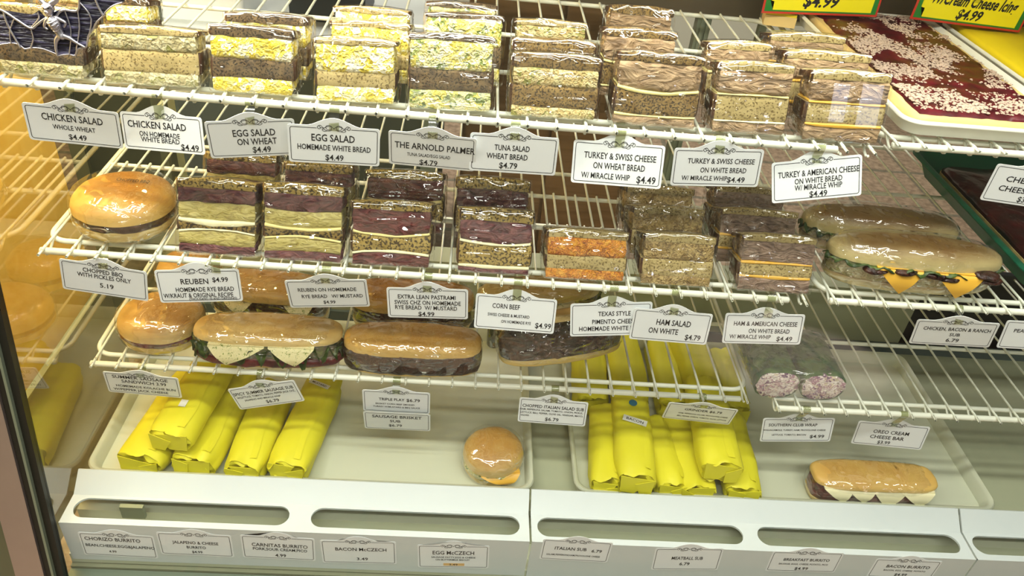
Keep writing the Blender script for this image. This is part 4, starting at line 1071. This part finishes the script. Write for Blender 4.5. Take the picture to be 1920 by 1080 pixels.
# ------------------------------------------------------------------ green tortilla wrap, cut in two halves
t = thing('tortilla_wrap', 'green spinach tortilla wrap cut in two, in film on the lower right shelf', 'wrap', (1.262, .014, zl))
for sx in (-.043, .043):
    bm = bmesh.new(); rings = []; n = 36
    def sec(y, f, z0=.0): return [bm.verts.new((sx+.041*f*math.copysign(abs(math.cos(a))**.7, math.cos(a)), y, .031+.031*f*math.copysign(abs(math.sin(a))**.75, math.sin(a)))) for a in [2*PI*i/n for i in range(n)]]
    rings = [sec(.012, .80), sec(.003, .86), sec(0, .93), sec(.001, 1), sec(.05, 1.0), sec(.10, 1.0), sec(.128, .97), sec(.136, .8), sec(.138, .3)]
    for r_ in rings:
        for v in r_: v.co += Vector((0, 0, 1))*.0015*nz(v.co, 40, sx*50)
    loft(bm, rings); hb_ = link_mesh('tortilla', bm, M['tortilla'], t, 50)
    bm = bmesh.new(); slab_fill(bm, .072, .054, 0, .012, 2.6, .004, 120, sx*99, 60, 5)
    for v in bm.verts: v.co = Vector((v.co.x+sx, .010-v.co.z*1.0-.002*nz(v.co, 140, 3), v.co.y+.031))
    link_mesh('cut_filling', bm, M['wrapfill'], hb_, 80)
bm = bmesh.new(); film_over(bm, .172, .142, 0, .064, 5, .002, 3)
bmesh.ops.translate(bm, vec=(0, .069, 0), verts=bm.verts); link_mesh('plastic_wrap', bm, M['film_loose'], t, 180)

# ------------------------------------------------------------------ rolls in yellow paper
def paper_roll(label, x0, y0, x1, y1, zb, W, Hh, seed, sticker=None, dot=None, group='yellow paper rolls', pitch=0.0):
    L = math.hypot(x1-x0, y1-y0); yaw = math.atan2(-(x1-x0), (y1-y0))
    t = thing('paper_wrapped_sub', label, 'wrapped sandwich', (x0, y0, zb), (pitch, 0, yaw), group)
    bm = bmesh.new(); n = 40; rings = []
    ys = [0, .004, .012, .03]+[.03+(L-.06)*i/10 for i in range(1, 10)]+[L-.03, L-.012, L-.004, L]
    def pt(a, y, f, lump=1.0):
        c, s = math.cos(a), math.sin(a); p = 2.7
        r = 1/((abs(c)**p+abs(s)**p)**(1/p))*f
        x, z = W/2*r*c, Hh/2*(1+r*s)
        fac = .0018*nz((x, y, z), 22, seed)+.0010*nz((x, y*.5, z), 60, seed+3)*lump
        # pleats near the ends
        e = max(0, 1-min(y, L-y)/.035)
        fac += .0030*e*math.sin(a*5+seed)*lump+.0022*e*nz((x, y*3, z), 90, seed)-.002*abs(math.sin(a*2.5+y*14+seed))
        return Vector((x+c*fac, y, max(.0005, z+s*fac)))
    for y in ys:
        e = min(y, L-y); f = 1-.10*max(0, 1-e/.03)**2
        rings.append([bm.verts.new(pt(2*PI*i/n, y, f)) for i in range(n)])
    def tuck(y, sg, f, depth):
        ring = []
        for i in range(n):
            a = 2*PI*i/n; q = pt(a, y, f)
            q.y += sg*(depth+.007*nz(q, 70, seed)+.004*math.cos(a*3+seed)); ring.append(bm.verts.new(q))
        return ring
    front = [tuck(0, 1, .12, .006), tuck(0, 1, .40, .004), tuck(0, 1, .68, .001), tuck(0, -1, .86, .001)]
    back = [tuck(L, 1, .86, .001), tuck(L, -1, .5, .002), tuck(L, -1, .12, .006)]
    loft(bm, front+rings+back); link_mesh('paper_wrap', bm, M['paper'], t, 40)
    # overlapping folds closing the front end, and the long seam of the sheet
    rf = random.Random(int(seed*100)); w_ = W*.40; top = Hh*rf.uniform(.78, .92); side = rf.choice((-1, 1))
    f1 = [(-w_, top), (w_*rf.uniform(.3, .9), top*rf.uniform(.8, 1)), (w_*rf.uniform(-.3, .2), Hh*rf.uniform(.12, .3)), (-w_*.9, Hh*.22)]
    f2 = [(w_, top*.95), (w_*rf.uniform(-.2, .2), Hh*rf.uniform(.5, .7)), (w_*rf.uniform(.1, .5), Hh*.14), (w_*.95, Hh*.2)]
    for q_, (fo, of) in enumerate(((f1, .0015), (f2, .004))):
        bm = bmesh.new(); tl = rf.uniform(.002, .007)
        prism(bm, [(x*side, z) for x, z in fo], lambda x, z, d: (x, -.001-of-tl*(1-z/Hh)-.05*abs(x)*rf.uniform(.9, 1.1)*.3-d, z), .0010)
        link_mesh('end_fold', bm, M['paper'], t, 20)
    bm = bmesh.new(); A_ = []; a_ = .9+.25*math.sin(seed*3)
    for i in range(13):
        y = .012+(L-.024)*i/12; row = []
        for k, (da, o) in enumerate(((0, .0002), (0, .0012), (.16, .0014), (.3, .0002))):
            q = pt(a_+da+.05*math.sin(i*.9+seed), y, 1); c_ = Vector((0, 0, Hh/2)); dr = Vector((q.x, 0, q.z-Hh/2)).normalized()
            row.append(bm.verts.new(q+dr*o))
        A_.append(row)
    for i in range(12):
        for k in range(3): bm.faces.new((A_[i][k], A_[i][k+1], A_[i+1][k+1], A_[i+1][k]))
    link_mesh('seam_fold', bm, M['paper'], t, 30)
    if sticker:
        s, fy, ang, lw, lh = sticker
        c = pt(PI/2, L*fy, 1)+Vector((0, 0, .0022)); r_ = Vector((math.cos(ang), math.sin(ang), 0))
        decal_text(t, s, c, r_, (-r_.y, r_.x, 0), lw*.72, lh*.45, M['ink'], (lw, lh)) if s else slab('label', (-.006, L*fy-.009, c.z-.0002), (.007, L*fy+.008, c.z+.0003), M['label'], t)
    if dot:
        fy, m_, r = dot
        c = pt(PI/2, L*fy, 1)
        bm = bmesh.new(); prism(bm, [(r*math.cos(2*PI*i/24), r*math.sin(2*PI*i/24)) for i in range(24)], lambda x, y, d: Vector((x, y+c.y, c.z+.0014+d)), .0006)
        link_mesh('dot_sticker', bm, m_, t, 30)
    return t
PR = paper_roll
PR('yellow paper roll lying lowest at the far left under another roll', .072, -.050, .104, .175, zt, .092, .066, 1.0)
PR('yellow paper roll with a small white label resting across two others at the left', .130, -.035, .156, .180, zt+.056, .086, .058, 2.2, (None, .30, 0, 0, 0), pitch=math.radians(2))
PR('yellow paper roll with crumpled end under the one with the white label', .165, -.046, .195, .185, zt, .088, .062, 3.1)
PR('yellow paper roll third from the left, mostly behind a tilted price tag', .258, -.055, .270, .165, zt, .078, .060, 4.4)
PR('yellow paper roll with a white MUSTARD label, right one of the left tray', .336, -.052, .365, .185, zt, .082, .062, 5.0, ('MUSTARD', .86, -.30, .045, .011))
PR('yellow paper roll at the left front of the right tray cluster', .938, -.052, .956, .145, zt, .078, .060, 6.6)
PR('yellow paper roll with a blue dot and a BACON label', .985, -.058, 1.000, .165, zt+.024, .080, .064, 7.3, ('BACON', .56, -.28, .048, .015), (.78, M['dot'], .0085), pitch=math.radians(2))
PR('yellow paper roll right beside the one labelled BACON', 1.058, -.052, 1.046, .120, zt, .066, .058, 8.1)
PR('yellow paper roll at the back left of the cluster seen through the shelf', .925, .165, .935, .350, zt, .080, .062, 9.7)
PR('yellow paper roll at the back, behind the one labelled BACON', 1.012, .180, 1.012, .370, zt+.006, .086, .066, 10.2)
PR('yellow paper roll at the front, under the stacked one with a pleated end', 1.108, -.054, 1.106, .155, zt, .080, .054, 11.4)
PR('yellow paper roll stacked on top of two others, its pleated end facing out', 1.146, -.042, 1.160, .190, zt+.049, .086, .060, 12.8, pitch=math.radians(1))
PR('yellow paper roll at the far right front of the cluster', 1.198, -.054, 1.215, .150, zt, .076, .058, 13.5)
PR('yellow paper roll at the back under the GRINDER tag, left one', 1.104, .165, 1.108, .370, zt, .078, .062, 14.9)
PR('yellow paper roll with a dark dot sticker at the back', 1.172, .200, 1.160, .375, zt+.030, .086, .062, 15.7, None, (.80, M['dot_dark'], .009))
PR('yellow paper roll at the back right edge of the cluster', 1.240, .165, 1.246, .350, zt, .066, .058, 16.1)

# ------------------------------------------------------------------ cakes on the right
zc_ = .0118
make_tray('cake_tray', 'white tray under the cherry crumb cake', 1.262, 1.548, .028, .575, zc_, .024, M['tray_white'], .007, .03, .006)
t = thing('sheet_cake', 'dark red cherry sheet cake strewn with white crumbs in the white tray', 'cake', (1.405, .308, zc_+.0045))
X0, X1, Y0, Y1 = -.122, .122, -.262, .252
bm = bmesh.new(); R1 = rrect(X0, X1, Y0, Y1, .02, 5, 10)
loft(bm, [[bm.verts.new((x, y, z)) for x, y in rrect(X0+i, X1-i, Y0+i, Y1-i, .02, 5, 10)] for i, z in ((.003, 0), (0, .006), (0, .016), (.004, .021))])
link_mesh('cake_base', bm, M['cake'], t, 50)
bm = bmesh.new(); N = 46; G = []
for i in range(N+1):
    row = []
    for j in range(24):
        x = X0+.010+(X1-X0-.020)*j/23; y = Y0+.010+(Y1-Y0-.020)*i/N
        e = min(x-X0-.010, X1-.010-x, y-Y0-.010, Y1-.010-y)
        z = .0205+.006*min(1, max(0, e)/.008)**.5+.0022*nz((x, y, 0), 40)+.001*nz((x, y, 0), 110)
        for yc in (-.14, -.03, .09, .19): z -= .003*math.exp(-((y-yc)/.005)**2)
        z -= .003*math.exp(-((x-.0)/.005)**2)
        row.append(bm.verts.new((x, y, z)))
    G.append(row)
for i in range(N):
    for j in range(23): bm.faces.new((G[i][j], G[i][j+1], G[i+1][j+1], G[i+1][j]))
r_ = bmesh.ops.extrude_face_region(bm, geom=list(bm.faces)); bmesh.ops.translate(bm, vec=(0, 0, -.005), verts=[e for e in r_['geom'] if isinstance(e, bmesh.types.BMVert)])
link_mesh('cherry_glaze', bm, M['cherry'], t, 60)
bm = bmesh.new(); rs = random.Random(3); cnt = 0
tries = 0
while cnt < 4200 and tries < 30000:
    tries += 1
    x = rs.uniform(X0+.012, X1-.012); y = rs.uniform(Y0+.02, Y1-.012)
    d = nz((x, y, 0), 16, 2.0)+.5*nz((x, y, 0), 45, 5.0)
    gap = min(abs(y-yc) for yc in (-.14, -.03, .09, .19)) < .010 or abs(x) < .009
    if d < (.22 if gap else -.12)+rs.uniform(-.22, .22): continue
    r = rs.uniform(.0009, .0024)*(1.3 if d > .2 else 1)
    z = .0262+.0022*nz((x, y, 0), 40)+r*.25
    b = bmesh.ops.create_icosphere(bm, subdivisions=1, radius=r, matrix=Matrix.Translation((x, y, z)) @ Matrix.Diagonal((1.2, 1.2, .55, 1)))
    cnt += 1
o = link_mesh('crumb_topping', bm, M['crumbs'], t, 180); o['kind'] = 'stuff'
make_tray('cake_tray', 'white tray under the yellow iced cake at the far right', 1.568, 1.92, .15, .575, zc_, .022, M['tray_white'], .007, .03, .006)
t = thing('sheet_cake', 'yellow iced sheet cake at the far right under the icing sign', 'cake', (1.744, .37, zc_+.0045))
bm = bmesh.new()
loft(bm, [[bm.verts.new((x, y, z+.001*nz((x, y, z), 30))) for x, y in rrect(-.155+i, .155-i, -.2+i, .2-i, .02, 5, 10)] for i, z in ((.003, 0), (0, .006), (0, .016), (.006, .022), (.06, .023), (.12, .0225))])
link_mesh('cake_body', bm, M['yellowcake'], t, 50)
t = thing('cake_slice', 'small tan and yellow cake slice wedged behind the cherry cake', 'cake slice', (1.222, .515, zc_))
bm = bmesh.new(); prism(bm, [(-.03, 0), (.03, -.01), (.025, .05), (-.02, .045)], lambda x, y, d: (x, y, d), .02); link_mesh('sponge', bm, M['cake'], t, 20)
bm = bmesh.new(); prism(bm, [(-.029, .001), (.029, -.009), (.024, .049), (-.019, .044)], lambda x, y, d: (x, y, .0202+d), .006); link_mesh('icing', bm, M['yellowcake'], t, 20)
# green tray with dark cherry cheesecake
make_tray('green_tray', 'dark green plastic tray holding the dark cherry cheesecake', 1.555, 2.0, .0, .47, SZ[1]+.0125, .043, M['green'], .012, .03, .02)
t = thing('cheesecake', 'dark red cherry topped cheesecake in the green tray', 'cake', (1.778, .235, SZ[1]+.0168))
bm = bmesh.new(); loft(bm, [[bm.verts.new((x, y, z)) for x, y in rrect(-.175+i, .175-i, -.185+i, .185-i, .02, 5, 6)] for i, z in ((0, 0), (0, .018))]); link_mesh('cake_body', bm, M['cake'], t, 50)
bm = bmesh.new(); loft(bm, [[bm.verts.new((x, y, z+.003*nz((x, y, 0), 30))) for x, y in rrect(-.174+i, .174-i, -.184+i, .184-i, .02, 5, 14)] for i, z in ((0, .0182), (0, .024), (.006, .030), (.04, .031), (.10, .030), (.16, .031))]); link_mesh('cherry_topping', bm, M['cherry_dark'], t, 60)

# ------------------------------------------------------------------ yellow cake signs on the rear rail
def cake_sign(label, x0, x1, zb, h, lines, tilt):
    t = thing('cake_sign', label, 'sign', ((x0+x1)/2, .50, zb), (0, tilt, 0))
    w = x1-x0; P = lambda dd: (lambda x, y, d: (x, -d-dd, y))
    def rect(i, j=0): return [(-w/2+i, i), (w/2-i, i), (w/2-i, h-i), (-w/2+i, h-i)]
    bm = bmesh.new(); prism(bm, rect(0), P(0), .0015); link_mesh('red_border', bm, M['signred'], t, 20)
    bm = bmesh.new(); prism(bm, rect(.004), P(.0016), .0003); link_mesh('green_border', bm, M['signgreen'], t, 20)
    bm = bmesh.new(); c = .018
    prism(bm, [(-w/2+.009+c*.6, .007), (w/2-.014, .007), (w/2-.009, h-.01), (-w/2+.009, h-.01), (-w/2+.012, .007+c), (-w/2+.009+c*.6, .007+c*.9)], P(.0020), .0003); link_mesh('yellow_face', bm, M['signyellow'], t, 20)
    bm = bmesh.new()
    for s, xc, yc, ww, cap in lines: put_text(bm, s, xc, yc, ww, cap, lambda x, y, d: (x, -.0026, y), 0, .03, .22)
    link_mesh('lettering', bm, M['ink'], t, 0)
    bm = bmesh.new(); box(bm, (-.008, -.003, h*.5), (.008, .132, h*.5+.008)); box(bm, (-.008, -.004, h*.3), (.008, -.0005, h*.5)); link_mesh('sign_clip', bm, M['clip'], t)
    return t
cake_sign('yellow cake sign with red and green border reading Cake $4.99', 1.177, 1.402, .044, .15, [('$4.99', -.002, .026, .066, .022), ('Cake', .0, .055, .07, .024), ('Cherry Crumb', .0, .095, .17, .028)], -.05)
cake_sign('yellow cake sign reading W/Cream Cheese Icing $4.99 at the top right', 1.468, 1.694, .048, .15, [('$4.99', .000, .021, .050, .019), ('W/Cream Cheese Icing', .000, .046, .172, .022), ('Walnut Cake', .012, .073, .15, .024)], .035)

# ------------------------------------------------------------------ pewter bat hung on the outside of the front pane
gdir = Vector((0, .17, 1)).normalized()
bo = Vector((.085, GY(.11)-.004, .11))
gn = Vector((0, -1, .17)).normalized()
t = thing('bat_ornament', 'silver and black metal bat hanging at the top left of the glass', 'bat ornament', bo)
cm = Matrix.Translation(cam.location) @ cam.rotation_euler.to_matrix().to_4x4()
def on_glass(px, py, lift=0.0):
    f = 1469.63
    d = cam.rotation_euler.to_matrix() @ Vector(((px-960)/f, -(py-540)/f, -1)); o = cam.location
    s = (bo-o).dot(gn)/d.dot(gn)
    return o+d*s-bo+gn*lift
WL = [(-22, 8), (8, 19), (40, 24), (62, 27), (74, 20), (84, 30), (92, 44), (100, 62), (108, 84), (112, 105), (107, 100), (95, 95), (84, 91), (72, 89), (60, 89), (50, 91), (44, 87), (36, 82), (24, 80), (8, 82), (-22, 86)]
WR = [(92, 44), (102, 22), (118, 16), (140, 17), (150, 19), (152, -14), (182, -14), (214, -14), (246, -14), (232, 4), (214, 10), (200, 22), (196, 29), (184, 40), (176, 54), (168, 66), (166, 78), (163, 88), (154, 89), (147, 92), (143, 103), (132, 101), (120, 102), (112, 105), (108, 84), (100, 62)]
for W_ in (WL, WR):
    bm = bmesh.new(); prism(bm, W_, lambda x, y, d: on_glass(x, y, d), .003); link_mesh('wing', bm, M['batwing'], t, 30)
def bone(pts, r):
    bm = bmesh.new(); tube(bm, smooth_path([on_glass(x, y, .0042) for x, y in pts], 4), r, 8); return link_mesh('wing_bone', bm, M['batbone'], t, 60)
def bone(pts, r, name='wing_bone', lift=.0042):
    bm = bmesh.new(); tube(bm, smooth_path([on_glass(x, y, lift) for x, y in pts], 4), r, 8); return link_mesh(name, bm, M['batbone'], t, 60)
bone([(92, 32), (82, 38), (72, 46), (61, 52), (36, 37), (10, 20), (-18, 10)], .0016)
bone([(10, 20), (16, 40), (28, 64), (42, 88)], .0013); bone([(61, 52), (76, 34), (74, 22)], .0010); bone([(61, 52), (66, 72), (60, 90)], .0008); bone([(30, 34), (22, 58), (24, 80)], .0008)
bone([(110, 28), (122, 18), (149, 19), (151, -10)], .0016); bone([(178, -14), (186, 8), (196, 28)], .0014); bone([(149, 19), (152, 52), (146, 92)], .0009); bone([(151, 2), (174, 34), (166, 80)], .0009); bone([(124, 17), (136, 56), (133, 101)], .0008)
bone([(-22, 86), (8, 82), (24, 80), (36, 82), (44, 87), (50, 91), (60, 89), (72, 89), (84, 91), (95, 95), (107, 100), (112, 104)], .0009, 'wing_rim', .0034)
bone([(112, 104), (120, 102), (132, 101), (143, 103), (147, 92), (154, 89), (163, 88), (166, 78), (168, 66), (176, 54), (184, 40), (196, 29), (200, 22), (214, 10), (232, 4)], .0009, 'wing_rim', .0034)
def _interp(R, n):
    out = []
    for i in range(n):
        q = i/(n-1)*(len(R)-1); k = min(int(q), len(R)-2); out.append(R[k]+(R[k+1]-R[k])*(q-k))
    return out
def blob(name, pts, rad, par, lift=.0055):
    bm = bmesh.new(); tube(bm, smooth_path([on_glass(x, y, lift) for x, y in pts], 4), _interp(rad, (len(pts)-1)*4+1), 12); return link_mesh(name, bm, M['batbone'], par, 60)
body = blob('body', [(99, 30), (103, 36), (107, 45), (112, 54), (117, 62), (121, 69), (122, 73)], [.0035, .0075, .0080, .0056, .0048, .0050, .002], t)
for k in range(4):
    bm = bmesh.new(); cx, cy = 104+k*3.2, 38+k*5.2
    tube(bm, [on_glass(cx-9+k, cy+2, .0095), on_glass(cx-3, cy+3.5, .0138-.0008*k), on_glass(cx+4, cy+1, .0138-.0008*k), on_glass(cx+9-k, cy-3, .0095)], .0009, 6)
    link_mesh('rib', bm, M['batbone'], body, 60)
blob('arm', [(97, 33), (91, 38), (88, 48), (94, 54)], [.003, .0026, .0018, .0014], t); blob('arm', [(108, 32), (118, 36), (127, 42), (124, 50)], [.003, .0026, .0018, .0014], t)
blob('leg', [(116, 66), (110, 74), (109, 88), (112, 103)], [.0038, .0028, .0017, .0013], t)
blob('leg', [(122, 66), (134, 70), (148, 79), (163, 87)], [.0038, .0028, .0017, .0013], t)
hd = blob('head', [(94, 4), (94, 9), (95, 16), (97, 23), (99, 28)], [.003, .0068, .0072, .0050, .0030], t)
blob('snout', [(95, 17), (95, 20), (96, 23)], [.0022, .0030, .0012], hd, .0105)
for e in ([(88, 7), (80, -1), (70, -14)], [(100, 6), (110, -1), (118, -14)]): blob('ear', e, [.0034, .0030, .0006], hd)
bm = bmesh.new()
for ex in (91, 99): bmesh.ops.create_icosphere(bm, subdivisions=2, radius=.0013, matrix=Matrix.Translation(on_glass(ex, 13, .0118)))
link_mesh('eyes', bm, M['ink'], hd)
bm = bmesh.new(); tube(bm, [on_glass(87, 9, .0108), on_glass(92, 11, .0128), on_glass(95, 13, .0130), on_glass(98, 11, .0128), on_glass(103, 8, .0108)], .0011, 6); link_mesh('brow', bm, M['batbone'], hd)

# ------------------------------------------------------------------ small bottle between the rolls
t = thing('small_bottle', 'small grey bottle with dark cap standing between two meat rolls', 'bottle', (.703, .118, zl))
bm = bmesh.new(); prof = [(.012, 0), (.0135, .003), (.0135, .040), (.009, .050), (.008, .054)]
loft(bm, [[bm.verts.new((r*math.cos(2*PI*i/20), r*math.sin(2*PI*i/20), z)) for i in range(20)] for r, z in prof]); link_mesh('bottle_body', bm, M['bottle'], t, 40)
bm = bmesh.new(); loft(bm, [[bm.verts.new((r*math.cos(2*PI*i/20), r*math.sin(2*PI*i/20), z)) for i in range(20)] for r, z in ((.0095, .0505), (.010, .052), (.010, .064), (.0085, .066))]); link_mesh('cap', bm, M['black'], t, 40)
